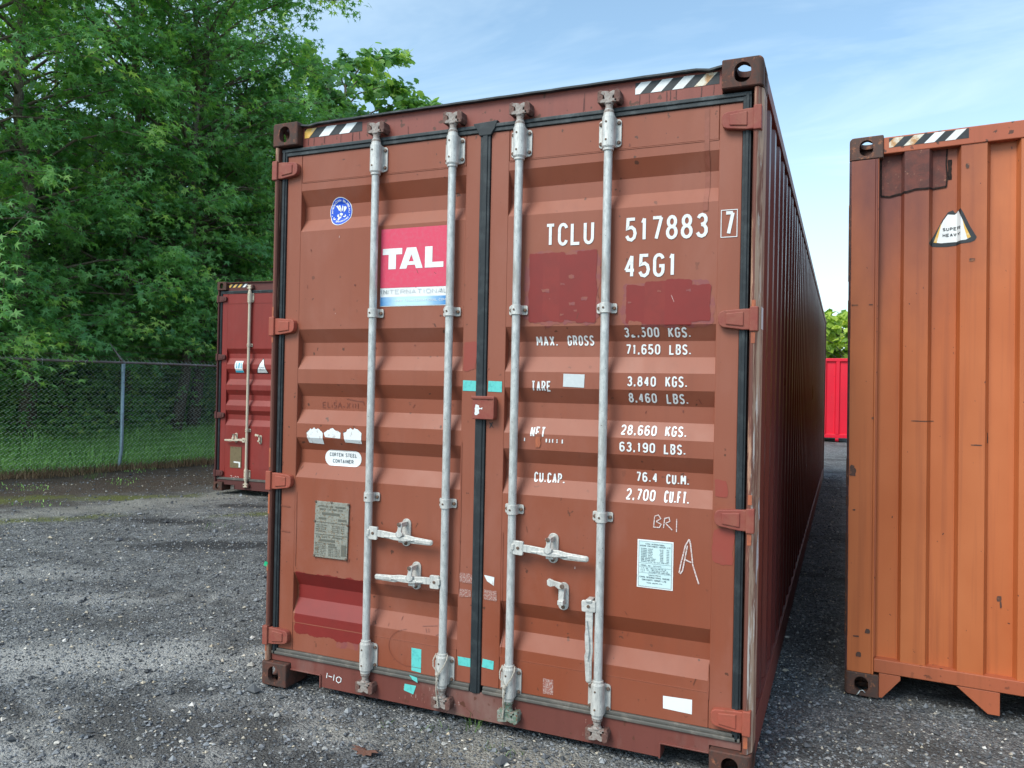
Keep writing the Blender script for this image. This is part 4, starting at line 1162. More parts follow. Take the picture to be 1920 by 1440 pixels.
def door_end(root, S):
    """pair of doors with everything on them; S is the specification"""
    mD, mF, mS = S['door'], S['frame'], S['sill']
    base, depth = 0.0415, 0.036
    pf, br = prof_fn(S['recs'], base, depth)
    MB().box(0.163, Wd - 0.163, 0.045, 0.12, 2.768, 2.880).build('door_header', mF, root, bevel=0.003)
    rl = MB(); pts = []
    for k in range(41):
        x = 0.163 + (Wd - 0.326) * k / 40
        e = min(x - 0.163, Wd - 0.163 - x)
        sag = -0.008 * math.exp(-((e - 0.05) / 0.03) ** 2) + 0.0006 * math.sin(k * 1.9)
        pts.append((x, sag))
    vs = []
    for x, sg in pts: vs += [(x, 0.020, 2.878 + sg), (x, 0.020, 2.886 + sg), (x, 0.23, 2.890), (x, 0.23, 2.880)]
    fs = []
    for k in range(40):
        for q in range(4): fs.append((4 * k + q, 4 * k + (q + 1) % 4, 4 * k + 4 + (q + 1) % 4, 4 * k + 4 + q))
    rl.add(vs, fs); rl.build('roof_lip', S.get('lip', M_rubt), root)
    s = MB()
    pl_ = [(.042, .154), (.042, .121), (.166, .121), (.166, .088), (.354, .088), (.354, .030), (2.071, .030), (2.071, .092), (2.272, .092), (2.272, .121), (2.396, .121), (2.396, .154)]
    s.prism(pl_, .034, .11)
    for a, b in ((.166, .354), (2.071, 2.272)): s.box(a, b, .026, .112, .088, .095)
    for a in (.350, 2.067): s.box(a, a + .008, .026, .112, .028, .092)
    s.build('door_sill', mS, root, bevel=0.002)
    doors = []
    for side in (0, 1):
        f = (lambda x: x) if side == 0 else (lambda x: Wd - x)
        def X(a, b): return tuple(sorted((f(a), f(b))))
        d = MB()
        for a, b in ((.077, .166), (1.112, 1.187)) if side == 0 else ((.080, .172), (1.108, 1.198)):
            x0, x1 = X(a, b); d.box(x0, x1, .040, .092, .186, 2.730)
        sx0, sx1 = X(.1675, 1.1105) if side == 0 else X(.1735, 1.1065)
        d.box(sx0, sx1, .0405, .080, 2.590, 2.730); d.box(sx0, sx1, .0405, .080, .186, .329)
        zs = [(2.5865, pf(2.5865))] + [(z, pf(z)) for z in sorted(br, reverse=True)] + [(.3325, base)]
        vs = []
        for z, y in zs: vs += [(sx0 - .002, y, z), (sx1 + .002, y, z)]
        d.add(vs, [(2 * i, 2 * i + 1, 2 * i + 3, 2 * i + 2) for i in range(len(zs) - 1)])
        D = d.build('door', mD, root, bevel=0.0022, seg=1)
        doors.append(D)
        # weld seams
        for z in (2.588, .331): MB().box(sx0, sx1, .0395, .0415, z - .0022, z + .0022).build('weld_seam', mD, D, bevel=0.0008)
        # gaskets
        g1 = MB(); x0, x1 = X(.046, .0765 if side == 0 else .0795); g1.box(x0, x1, .030, .070, .156, 2.760)
        x0, x1 = X(.054, .068); g1.box(x0, x1, .024, .031, .156, 2.760)
        g1.build('side_gasket', M_rub, D, bevel=0.003)
        g2 = MB(); x0, x1 = X(.046, 1.186); g2.box(x0, x1, .026, .070, 2.750, 2.767); g2.box(x0, x1, .032, .066, 2.731, 2.7505)
        g2.build('top_gasket', M_rubt, D, bevel=0.003)
        g3 = MB(); x0, x1 = X(.046, 1.186); g3.box(x0, x1, .024, .070, .155, .1705); g3.box(x0, x1, .030, .066, .170, .1855)
        g3.build('bottom_gasket', M_rubd, D, bevel=0.004)
        if side == 0:
            g4 = MB(); g4.box(1.1875, 1.2385, .031, .075, .150, 2.772); g4.box(1.200, 1.226, .026, .032, .150, 2.772)
            g4.prism([(1.150, 2.775), (1.275, 2.780), (1.262, 2.745), (1.242, 2.715), (1.184, 2.715), (1.172, 2.742)], .024, .060)
            g4.build('centre_gasket', M_rub, D, bevel=0.003)
        # hinges
        for i, (zc, mh) in enumerate(S['hinges'][side]):
            h = MB()
            tip = .158 if side == 0 else .160
            h.prism([(f(.030), zc - .044), (f(.062), zc - .044), (f(tip - .02), zc - .033), (f(tip - .006), zc - .026), (f(tip), zc - .012), (f(tip), zc + .016), (f(tip - .006), zc + .028), (f(tip - .02), zc + .034), (f(.062), zc + .040), (f(.030), zc + .040)], .010, .040)
            h.prism([(f(.060), zc - .030), (f(tip - .03), zc - .022), (f(tip - .03), zc + .022), (f(.060), zc + .028)], .005, .012)
            h.prism([(f(.004), zc - .050), (f(.036), zc - .050), (f(.036), zc + .048), (f(.004), zc + .048)], .000, .050)
            h.build('hinge', mh, D, bevel=0.005)
    H = S['hw']
    RX = S['rods']
    for i, x in enumerate(RX):
        D = doors[0 if x < 1.2 else 1]
        yb = S.get('ry', 0.008)
        def put(k, name, z, sx=1, sz=1, dx=0.0, rot=None):
            o = H[k].copy(); C.objects.link(o); o.name = name; o.parent = D
            o.location = (x + dx, yb, z); o.scale = (sx, 1, sz)
            if rot: o.rotation_euler = rot
            return o
        put('rod', 'locking_rod', 0)
        for z in (S['zt'], S['zb']): put('bracket', 'rod_bracket', z)
        for z in S['clamps']: put('clamp', 'rod_clamp', z)
        t = put('cam', 'cam_end', S['zt'] + .070); b_ = put('cam', 'cam_end', S['zb'] - .070, 1, -1)
        put('keeper', 'cam_keeper', S['zt'] + .070).parent = root; put('keeper2', 'cam_keeper', S['zt'] + .070).parent = root
        kc = put('keeper2', 'cam_keeper', S['zb'] - .070, 1, -1); kc.parent = root
        kb = put('keeper', 'cam_keeper', S['zb'] - .070, 1, -1); kb.parent = root
        if S.get('green') == i:
            for q in (kb, kc, b_):
                q.data = q.data.copy(); q.data.materials[0] = M_camg
    for (ri, z, dirn, lz) in S['handles']:
        x = RX[ri]; D = doors[0 if x < 1.2 else 1]
        o = H['handle'].copy(); C.objects.link(o); o.name = 'door_handle'; o.parent = D
        if dirn == 'down':
            o.location = (x - .042, .008, z); o.rotation_euler = (0, R(88), 0)
        else:
            sg = 1 if dirn == 'right' else -1
            o.location = (x + sg * .040, .008, z); o.scale = (sg, 1, 1); o.rotation_euler = (0, R(2.2 if sg > 0 else -1), 0)
            o2 = H['latch'].copy(); C.objects.link(o2); o2.name = 'handle_latch'; o2.parent = D; o2.location = (lz[0], .008, lz[1])
    for x, z in S['open']:
        o2 = H['open_latch'].copy(); C.objects.link(o2); o2.name = 'handle_latch'; o2.parent = doors[0 if x < 1.2 else 1]; o2.location = (x, .008, z)
    # hub blocks that tie the handles to their rods are part of the handle meshes
    surf = lambda x, z: (pf(z) if (.168 < x < 1.11 or 1.332 < x < 2.264) else .040) - 0.0005
    return doors, surf, br
def drop_hw(H):
    for o in list(H.values()): bpy.data.objects.remove(o)
def pl(x, z, Y=0.008):
    k = (3.1945 + Y) / (3.1945 + .045)
    return 2.75 + (x - 2.75) * k, 1.559 + (z - 1.559) * k

# ================================================================== the large brown container in front
main = thing('shipping_container', 'large brown red forty five G1 container with white lettering and four grey door rods, nearest', 'shipping container')
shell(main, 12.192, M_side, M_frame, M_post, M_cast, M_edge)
wall_end(main, 12.192, M_side, M_frame)
RECS = [(2.547, 2.470, 2.401, 2.337), (1.834, 1.767, 1.699, 1.630), (1.558, 1.492, 1.423, 1.352), (1.281, 1.217, 1.149, 1.076), (.588, .519, .451, .377)]
HW = hardware(M_rod, M_brk, M_cam, M_bolt)
S = dict(door=M_door, frame=M_frame, sill=M_sill, recs=RECS, hw=HW, rods=(.634, 1.055, 1.393, 1.806), zt=2.659, zb=.236, clamps=(1.906, 1.011), green=2,
         hinges=([(2.657, M_hinge), (1.850, M_hinge_o), (1.052, M_hinge_o), (.253, M_hinge)], [(2.653, M_hinge), (1.851, M_hinge), (1.048, M_hinge), (.246, M_hinge_o)]),
         handles=[(0, .842, 'right', (.832, .852)), (1, .645, 'left', (.892, .652)), (2, .846, 'right', (1.582, .852)), (3, .630, 'down', None)], open=[(1.634, .655)])
(DL, DR), surf, br = door_end(main, S)
drop_hw(HW)

for a in (('TCLU', 1.514, 1.740, 2.189, .101), ('517883', 1.880, 2.227, 2.190, .102), ('45G1', 1.878, 2.101, 2.035, .100)):
    T = Flat(); T.text(*a, lw=.0135); T.build('lettering', M_white, DR, surf, br, .002)
T = Flat(); T.text('7', 2.292, 2.332, 2.194, .097, lw=.0135)
for a, b, c, d in ((2.278, 2.185, 2.344, 2.188), (2.278, 2.295, 2.344, 2.298), (2.278, 2.188, 2.281, 2.295), (2.341, 2.188, 2.344, 2.295)): T.rect(a, b, c, d)
T.build('lettering', M_white, DR, surf, br, .002, 'boxed check digit 7')
lw = .0068
for txt, x0, x1, z, h in (('32,500', 1.878, 2.030, 1.783, .041), ('KGS.', 2.068, 2.162, 1.781, .042), ('71,650', 1.882, 2.032, 1.710, .044), ('LBS.', 2.070, 2.162, 1.709, .044),
        ('MAX.', 1.469, 1.572, 1.747, .045), ('GROSS', 1.617, 1.740, 1.748, .045), ('TARE', 1.461, 1.554, 1.543, .047), ('3,840', 1.900, 2.024, 1.573, .043), ('KGS.', 2.064, 2.155, 1.572, .046),
        ('8,460', 1.903, 2.025, 1.504, .041), ('LBS.', 2.066, 2.157, 1.502, .043), ('NET', 1.460, 1.530, 1.338, .046), ('28,660', 1.873, 2.028, 1.365, .043), ('KGS.', 2.064, 2.154, 1.365, .044),
        ('63,190', 1.872, 2.026, 1.294, .042), ('LBS.', 2.063, 2.154, 1.292, .043), ('CU.CAP.', 1.470, 1.617, 1.134, .045), ('76.4', 1.938, 2.031, 1.166, .042), ('CU.M.', 2.068, 2.164, 1.164, .042),
        ('2,700', 1.901, 2.027, 1.090, .046), ('CU.FT.', 2.065, 2.169, 1.089, .048)):
    T = Flat(); T.text(txt, x0, x1, z, h, lw=lw); T.build('lettering', M_white, DR, surf, br, .002)
for nm, args, sd_ in (('paint_patch', (1.440, 1.852, 1.755, 2.160), 3), ('paint_patch', (1.890, 1.836, 2.243, 2.010), 9)):
    x0_, z0_, x1_, z1_ = args; w_ = x1_ - x0_; rr_ = random.Random(sd_)
    for q in range(4):       # overlapping roller passes
        a0 = x0_ + w_ * q * .25 - (.012 if q else 0); a1 = x0_ + w_ * (q + 1) * .25 + (.012 if q < 3 else 0)
        Flat().fan(blob(a0, z0_ + rr_.uniform(-.004, .012), a1, z1_ + rr_.uniform(-.014, .008) + (.016 if q == 2 and sd_ == 9 else 0), .006, sd_ + q * 7, rnd=.10)).build(nm, M_touch if q != 1 else M_touchb, DR, surf, br, .0012 + q * .0003, 'brushed dark red paint patch')
    Flat().fan(blob(args[0] - .022, args[1] - .010, args[2] + .014, args[3] + .004, .016, sd_ + 5)).build('paint_smear', M_mauve, DR, surf, br, .0006)
for x, z, s_, sd_ in ((1.52, 1.99, .020, 1), (1.60, 2.02, .012, 2), (1.64, 2.05, .010, 3), (1.645, 1.93, .013, 4), (1.70, 1.95, .014, 5), (1.60, 1.885, .010, 6), (2.03, 1.975, .010, 7), (2.15, 1.975, .012, 8), (1.66, 1.90, .009, 9), (1.905, 1.93, .008, 11), (1.54, 1.955, .005, 14)):
    Flat().fan(blob(x - s_, z - s_ * .5, x + s_, z + s_ * .5, s_ * .7, sd_ + 40)).build('bare_fleck', M_mauve, DR, surf, br, .0026)
Flat().fan(blob(1.902, 1.792, 1.960, 1.850, .008, 77)).build('paint_smear', M_door, DR, surf, br, .0032, 'brown brush mark over the first digits of the gross weight')
Flat().fan(blob(1.483, 1.330, 1.512, 1.352, .004, 70)).build('paint_smear', M_door, DR, surf, br, .0032)
Flat().fan(blob(1.486, 1.292, 1.508, 1.338, .006, 71)).build('bare_scrape', M_primer, DR, surf, br, .0034)
for x in (1.43, 1.49, 1.535, 1.55, 1.565, 1.585, 1.61): Flat().fan(blob(x, 1.318 - .01 * (x - 1.4), x + .006, 1.333, .003, int(x * 900))).build('paint_fleck', M_white, DR, surf, br, .002)
def hand(name, strokes, w, mat, par, label=None, sf=None, brk=None):
    F = Flat()
    for s_ in strokes: F.stroke(s_, w)
    return F.build(name, mat, par, sf or surf, br if brk is None else brk, .0022, label)
hand('chalk_writing', [[(2.026, .985), (2.030, 1.030), (2.045, 1.036), (2.056, 1.022), (2.036, 1.008), (2.058, .998), (2.050, .984), (2.024, .984)],
     [(2.068, .984), (2.072, 1.024), (2.090, 1.030), (2.094, 1.014), (2.076, 1.004), (2.104, .978)], [(2.122, 1.026), (2.122, .972)]], .0042, M_chalk, DR, 'white handwritten BR1')
hand('chalk_writing', [[(2.136, .803), (2.142, .84), (2.160, .92), (2.175, .947), (2.180, .93), (2.192, .84), (2.217, .767)], [(2.140, .800), (2.150, .815), (2.168, .92)], [(2.158, .862), (2.186, .852)]], .0055, M_chalk, DR, 'white handwritten letter A')
hand('marker_cross', [[(1.258, 1.395), (1.278, 1.372)], [(1.260, 1.370), (1.274, 1.397)]], .0035, M_black, DR)

def label_sheet():
    x0, x1, z0, z1 = 1.959, 2.111, .726, .928
    b = Flat().rect(x0, z0, x1, z1).build('sticker', M_swhite, DR, surf, br, .0015, 'white maker label full of small print')
    w = x1 - x0
    Flat().rect(x0 + .006, z0 + .006, x1 - .006, z1 - .006).build('sticker_panel', M_paper, b, surf, br, .0024)
    T = Flat()
    T.text('CHINA INTERNATIONAL', x0 + .034, x1 - .036, .908, .0062, lw=.0011); T.text('MARINE CONTAINERS (GROUP) LTD.', x0 + .012, x1 - .010, .899, .0064, lw=.0011)
    rows = ['EXTERNAL LENGTH', 'EXTERNAL WIDTH', 'EXTERNAL HEIGHT', 'INTERNAL LENGTH', 'INTERNAL WIDTH', 'INTERNAL HEIGHT', 'DOOR OPENING HEIGHT', 'DOOR OPENING WIDTH']
    vals = ['12192', '2438', '2896', '12032', '2352', '2698', '2585', '2340']
    for i, (a, v) in enumerate(zip(rows, vals)):
        z = .8885 - i * .0068
        T.text(a, x0 + .016, x0 + .016 + .0033 * len(a), z, .0044, lw=.0009); T.text(v, x0 + .110 - .0034 * len(v), x0 + .110, z, .0044, lw=.0009); T.text('MM', x0 + .124, x0 + .134, z, .0044, lw=.0009)
    T.text('INTERNAL CU.CAP. 76.4 CU.M. 2700 CU.FT', x0 + .016, x1 - .018, .8345, .0044, lw=.0009)
    for z in (.829, .814, .789): T.rect(x0 + .007, z, x1 - .007, z + .0008)
    T.text('MODEL No.: 1CC404HQ'.upper(), x0 + .016, x1 - .045, .818, .0052, lw=.001)
    for i, a in enumerate(('T.I.R. NO. : GRA/119-GB/98-19', 'C.S.C. NO. : GRA/GB-C14/98-19', 'T.C.T.   : IM/TIMBER/COM 2004/2008')): T.text(a, x0 + .016, x1 - .030 + i * .008, .8065 - i * .0072, .0048, lw=.0009)
    T.text('MANUFACTURED BY', x0 + .05, x1 - .05, .779, .0045, lw=.0009); T.text('CHINA INTERNATIONAL MARINE', x0 + .012, x1 - .014, .768, .0072, lw=.0012)
    T.text('CONTAINERS (GROUP) LTD.', x0 + .022, x1 - .026, .757, .0072, lw=.0012); T.text('SHEKOU, SHENZHEN, P.R.C.', x0 + .042, x1 - .042, .7465, .0045, lw=.0009)
    for a, c, d, e in ((x0 + .006, z0 + .006, x1 - .006, z0 + .007), (x0 + .006, z1 - .007, x1 - .006, z1 - .006), (x0 + .006, z0 + .007, x0 + .007, z1 - .007), (x1 - .007, z0 + .007, x1 - .006, z1 - .007)): T.rect(a, c, d, e)
    T.build('lettering', M_print, b, surf, br, .0030)
label_sheet()
Flat().poly([(1.612, 1.623), (1.710, 1.621), (1.708, 1.563), (1.611, 1.566)]).build('sticker', M_pgrey, DR, surf, br, .0015, 'blank grey white sticker beside the word TARE')
Flat().poly([(2.079, .286), (2.199, .290), (2.199, .230), (2.080, .234)]).build('sticker', M_swhite, DR, surf, br, .0015, 'blank white rectangle near the door foot')
Flat().fan(blob(1.545, .203, 1.593, .270, .001, 5, rnd=.03)).build('tape_residue', M_residue, DR, surf, br, .0015)
for q, lab in (([(1.249, 1.586), (1.317, 1.584), (1.317, 1.535), (1.247, 1.537)], 'teal tape piece right of the seam above the lock box'), ([(1.248, .311), (1.304, .308), (1.302, .268), (1.244, .272)], 'teal tape square right of the seam at the foot')):
    Flat().poly(q).build('tape', M_teal, DR, surf, br, .0015, lab)
for q in ([(1.246, .695), (1.298, .690), (1.297, .650), (1.262, .668)],): Flat().poly(q).build('torn_label', M_torn, DR, surf, br, .0015)
Flat().fan(blob(1.246, .582, 1.311, .628, .004, 15, rnd=.1)).build('tape_residue', M_residue, DR, surf, br, .0015)
for z0, z1 in ((.580, .617), (.648, .690)): Flat().fan(blob(1.120, z0, 1.184, z1, .006, int(z0 * 100), rnd=.1)).build('tape_residue', M_residue, DL, surf, br, .0015)
Flat().fan(blob(2.275, 1.13, 2.325, 1.20, .006, 66)).build('paint_smear', M_touch2, DR, surf, br, .0011)
Flat().fan(blob(2.270, .86, 2.352, 1.00, .010, 67)).build('paint_smear', M_touch2, DR, surf, br, .0011)
# lock box
lb = MB(); lb.box(1.186, 1.292, .002, .039, 1.410, 1.512); lb.box(1.180, 1.298, -.004, .004, 1.502, 1.516)
lb.box(1.290, 1.296, -.002, .039, 1.415, 1.505)
lbo = lb.build('lock_box', M_hinge, DR, bevel=0.005)
Flat().fan(blob(1.200, 1.432, 1.224, 1.478, .008, 91)).fan(blob(1.214, 1.452, 1.244, 1.466, .007, 92)).build('torn_label', M_torn, lbo, lambda x, z: .002, (), .001)

# left door print
T = Flat().poly(cap(0, 360, .388, 2.432, .067, .072, 40)[:-1]); em = T.build('sticker', M_swhite, DL, surf, br, .0012, 'round blue bureau emblem sticker with an eagle')
Flat().poly(cap(0, 360, .388, 2.432, .0635, .0685, 40)[:-1]).build('sticker_disc', M_blue, em, surf, br, .0020)
T = Flat()
def arc_fn(a0, sgn, rr=.0525):
    def fn(x, z):
        a = R(a0) - sgn * x; r_ = rr + (z * sgn)
        return (.388 + r_ * .97 * math.cos(a), 2.432 + r_ * 1.04 * math.sin(a))
    return fn
T.text('AMERICAN BUREAU', 0, R(196), -.004, .0105, lw=.0022, fn=arc_fn(188, 1)); T.text('OF SHIPPING', 0, R(118), -.004, .0100, lw=.0021, fn=arc_fn(-149, -1))
for sx_ in (-1, 1): T.poly(cap(0, 360, .388 + sx_ * .052, 2.412, .003, .003, 6)[:-1])
def EG(P): return [(.392 + (x - .400) * .80, 2.428 + (z - 2.425) * .80) for x, z in P]
T.poly(EG([(.356, 2.468), (.372, 2.471), (.388, 2.446), (.386, 2.434), (.378, 2.440), (.368, 2.456)]))
T.poly(EG([(.376, 2.471), (.388, 2.472), (.399, 2.446), (.398, 2.432), (.391, 2.430), (.391, 2.444)]))
T.poly(EG([(.404, 2.470), (.412, 2.464), (.412, 2.440), (.406, 2.432), (.402, 2.446)]))
T.poly(EG([(.416, 2.462), (.432, 2.463), (.438, 2.452), (.428, 2.436), (.416, 2.426), (.417, 2.444)]))
T.poly(EG([(.396, 2.424), (.410, 2.418), (.409, 2.408), (.398, 2.404), (.388, 2.410), (.386, 2.420)]))
T.poly(EG([(.424, 2.402), (.428, 2.412), (.436, 2.404), (.428, 2.394), (.412, 2.396), (.412, 2.402)]))
T.poly(EG([(.404, 2.398), (.390, 2.386), (.384, 2.372), (.376, 2.378), (.376, 2.394), (.366, 2.404), (.372, 2.416), (.382, 2.412), (.382, 2.400), (.394, 2.400)]))
T.build('emblem', M_swhite, em, surf, br, .0028)

sg = Flat().rect(.654, 1.940, 1.020, 2.318).build('sticker', M_swhite, DL, surf, br, .0012, 'faded red leasing sign with large white TAL')
Flat().rect(.654, 2.030, 1.020, 2.318).build('sticker_panel', M_talred, sg, surf, br, .0020)
Flat().rect(.656, 1.943, 1.018, 1.986).build('sticker_panel', M_bfade, sg, surf, br, .0020)
T = Flat(); zb_, zt_ = 2.121, 2.222
T.poly([(.665, zt_), (.665, zt_ - .030), (.699, zt_ - .030), (.699, zb_), (.741, zb_), (.741, zt_ - .030), (.775, zt_ - .030), (.775, zt_)])
T.poly([(.762, zb_), (.801, zt_), (.827, zt_), (.827, zt_ - .034), (.813, 2.155), (.806, 2.138), (.800, zb_)])
T.poly([(.890, zb_), (.853, zt_), (.827, zt_), (.827, zt_ - .034), (.840, 2.155), (.847, 2.138), (.853, zb_)])
T.rect(.806, 2.138, .847, 2.155)
T.poly([(.902, zt_), (.942, zt_), (.942, zb_ + .026), (1.002, zb_ + .026), (1.002, zb_), (.902, zb_)])
T.build('lettering', M_swhite, sg, surf, br, .0030)
T = Flat(); T.text('INTERNATIONAL', .658, 1.030, 2.000, .022, lw=.0028); T.build('lettering', M_pgrey, sg, surf, br, .0030)
T = Flat(); T.text('IN', .658, .692, 2.000, .022, lw=.003); T.text('A', .988, 1.000, 2.000, .022, lw=.003); T.build('lettering', M_pdark, sg, surf, br, .0036)
T = Flat(); T.text('WWW.TALINTERNATIONAL.COM', .74, 1.018, 1.962, .011, lw=.0015); T.build('lettering', M_swhite, sg, surf, br, .0030)
for i, (x0, x1, z0, z1) in enumerate(((.229, .330, 1.250, 1.332), (.337, .438, 1.284, 1.330), (.454, .562, 1.262, 1.336))):
    r = random.Random(i + 3); P = [(x0, z0 + .06), (x0 + .008, z0 + .004), (x1 - .002, z0)]
    n_ = 13
    for k in range(n_ + 1):
        u = k / n_; P.append((x1 - (x1 - x0) * u, z0 + (z1 - z0) * (.55 + .45 * math.sin(PI * (0.12 + .80 * u))) + r.uniform(-.006, .006)))
    if z0 + .06 > z1: P[0] = (x0, z0 + .02)
    Flat().poly(P).build('torn_label', M_torn, DL, surf, br, .0014)
T = Flat().poly(rrect(.322, .541, 1.143, 1.222, .038, 8)); cs = T.build('sticker', M_swhite, DL, surf, br, .0012, 'white rounded sticker reading CORTEN STEEL CONTAINER')
T = Flat(); T.text('CORTEN STEEL', .350, .514, 1.190, .019, lw=.0030); T.build('lettering', M_print, cs, surf, br, .0022); T = Flat(); T.text('CONTAINER', .370, .494, 1.158, .019, lw=.0030); T.build('lettering', M_print, cs, surf, br, .0022)
pt = MB(); pt.prism([(.300, .964), (.502, .964), (.495, .682), (.293, .682)], .032, .041)
dp = pt.build('data_plate', M_plate, DL, bevel=0.0015, label='grey metal approval plate riveted to the left door')
T = Flat()
T.text('APPROVED FOR TRANSPORT', .318, .486, .935, .010, lw=.0018); T.text('UNDER CUSTOMS SEAL', .328, .470, .921, .010, lw=.0018); T.rect(.342, .898, .448, .910); T.rect(.322, .874, .368, .884); T.rect(.440, .872, .490, .882)
for z in (.858, .797): T.rect(.300, z, .497, z + .003)
for k in range(4):
    T.text('TIMBER COMPONENT', .304, .376 - .004 * k, .842 - k * .010, .006, lw=.001); T.text('TREATMENT DATE', .402, .478, .842 - k * .010, .006, lw=.001)
T.text('CSC SAFETY APPROVAL', .310, .472, .781, .010, lw=.0018); T.rect(.330, .764, .424, .775); T.rect(.462, .700, .490, .755); T.rect(.384, .748, .424, .756); T.rect(.384, .736, .434, .744)
for k in range(8): T.text(['DATE MANUFACTURED', 'IDENTIFICATION NO', 'MAXIMUM GROSS', 'ALLOWABLE STACKING', 'RACKING TEST LOAD', 'TARE WEIGHT', 'MAX PAYLOAD KG', 'END WALL'][k], .302, .368, .752 - k * .0085, .0052, lw=.001); 
for k in range(5): T.text('32500 KG  71650 LB', .384, .452, .727 - k * .0085, .0052, lw=.001)
T.build('engraving', M_plated, dp, lambda x, z: .032, (), .0006)
for x, z in ((.303, .960), (.398, .962), (.498, .958), (.299, .862), (.497, .855), (.297, .687), (.490, .686)): MB().lathe((x, .032, z), (0, -1, 0), [(0, .007), (.004, .005)], 8).build('rivet', M_bolt, dp)
Flat().fan(blob(.175, .275, .598, .590, .013, 31, rnd=.06)).build('paint_patch', M_touch, DL, surf, br, .0012, 'large brushed dark red paint patch on the lowest panel')
Flat().fan(blob(.44, .240, .57, .285, .010, 33)).build('paint_smear', M_mauve, DL, surf, br, .0007)
hand('marker_writing', [[(.300, 1.462), (.300, 1.436), (.318, 1.436)], [(.300, 1.450), (.316, 1.450)], [(.300, 1.462), (.318, 1.464)], [(.330, 1.464), (.330, 1.438), (.345, 1.438)], [(.356, 1.452), (.356, 1.438)], [(.384, 1.462), (.370, 1.464), (.368, 1.452), (.384, 1.448), (.380, 1.437), (.368, 1.437)], [(.392, 1.436), (.404, 1.464), (.416, 1.436)], [(.396, 1.448), (.412, 1.448)], [(.422, 1.444), (.434, 1.444)],
     [(.446, 1.438), (.466, 1.464)], [(.448, 1.464), (.464, 1.438)], [(.482, 1.462), (.482, 1.440)], [(.498, 1.462), (.498, 1.440)], [(.514, 1.464), (.514, 1.436)], [(.444, 1.484), (.51, 1.474), (.546, 1.472), (.549, 1.456)]], .0028, M_marker, DL, 'faint scratched name ELISA-XIII')
for q, lab in (([(1.118, 1.587), (1.188, 1.585), (1.197, 1.560), (1.188, 1.537), (1.118, 1.538)], 'teal tape piece left of the seam above the lock box'), ([(1.119, .302), (1.186, .302), (1.190, .262), (1.124, .262)], 'teal tape square left of the seam at the foot'),
               ([(.871, .304), (.925, .304), (.925, .192), (.873, .196)], 'long upright teal tape strip')):
    Flat().poly(q).build('tape', M_teal, DL, surf, br, .0015, lab)
Flat().fan(blob(1.12, 1.63, 1.185, 1.76, .012, 88)).build('paint_smear', M_touch2, DL, surf, br, .0011)
hand('scratch', [cap(100, 262, .860, .300, .115, .088, 12) + [(.93, .214)]], .0018, M_marker, DL)
for (x, z, a, b) in ((.92, .41, .08, 8), (.94, .403, .02, -60), (.955, .404, .018, -70), (1.0, .38, .03, 30), (.64, .44, .03, 40), (.80, .42, .02, 80)):
    hand('scratch', [[(x, z), (x + a * math.cos(R(b)), z + a * math.sin(R(b)))]], .0024, M_marker, DL)
# sill print (on the sill face) and header hazard tape
ssurf = lambda x, z: .034
hand('chalk_writing', [[(.394, .108), (.390, .082)], [(.402, .094), (.424, .092)], [(.436, .106), (.432, .076)], [(.462, .100), (.450, .092), (.450, .076), (.462, .070), (.476, .078), (.478, .094), (.464, .101)]], .0042, M_white, main, 'white handwritten 1-10 on the sill', ssurf, ())
Flat().poly([(.842, .130), (.905, .130), (.890, .087), (.838, .098)]).build('tape', M_teal, main, ssurf, (), .002, 'torn teal tape end on the sill')
Flat().poly([(.872, .180), (.915, .174), (.918, .150), (.890, .160)]).build('tape', M_teal, main, lambda x, z: .024, (), .002)
for i in range(60):
    r = random.Random(i + 900); cx_ = r.choice((.66, .83, .88, .96, 1.04, 1.08, 1.10, 1.40, 1.80)) + r.gauss(0, .03); cz_ = r.uniform(.05, .125)
    Flat().fan(blob(cx_, cz_, cx_ + r.uniform(.002, .004), cz_ + r.uniform(.006, .02), .0015, i)).build('chalky_scuff', M_residue, main, ssurf, (), .0015)
stripes(main, .175, .526, 2.818, 2.866, .045, n=3, cols=[M_yellow, M_swhite, M_swhite])
stripes(main, 1.910, 2.261, 2.819, 2.868, .045, n=4, cols=[M_swhite, M_swhite, M_swhite, M_rustwhite])
# marks on the right side and post
xs = lambda y, z: 0.0
def side_patch(name, pts, mat, x=2.4385, label=None):
    bm = MB(); bm.add([(x, y, z) for y, z in pts], [tuple(range(len(pts)))]); return bm.build(name, mat, main, label=label)
side_patch('sticker', [(.075, 1.905), (.155, 1.905), (.155, 1.815), (.075, 1.815)], M_swhite, 2.4392, 'white barcode sticker on the corner post')
side_patch('torn_label', [(.09, 1.10), (.13, 1.13), (.16, 1.04), (.13, 1.03)], M_torn, 2.4392)
side_patch('torn_label', [(.06, .93), (.11, 1.0), (.14, .92), (.15, .85), (.10, .83), (.08, .78), (.05, .80)], M_torn, 2.4392)
Ppost = [(p * .9 + .185, z) for p, z in blob(0, .55, .075, .80, .006, 44)]
side_patch('paint_patch', Ppost, M_touch, 2.4272)
side_patch('paint_patch', [(p + .182, z) for p, z in blob(0, 1.2, .055, 1.80, .004, 45)], M_touch, 2.4272)
side_patch('torn_label', [(.19, 1.38), (.215, 1.42), (.225, 1.36), (.21, 1.29)], M_torn, 2.4278)
hand_side = MB()
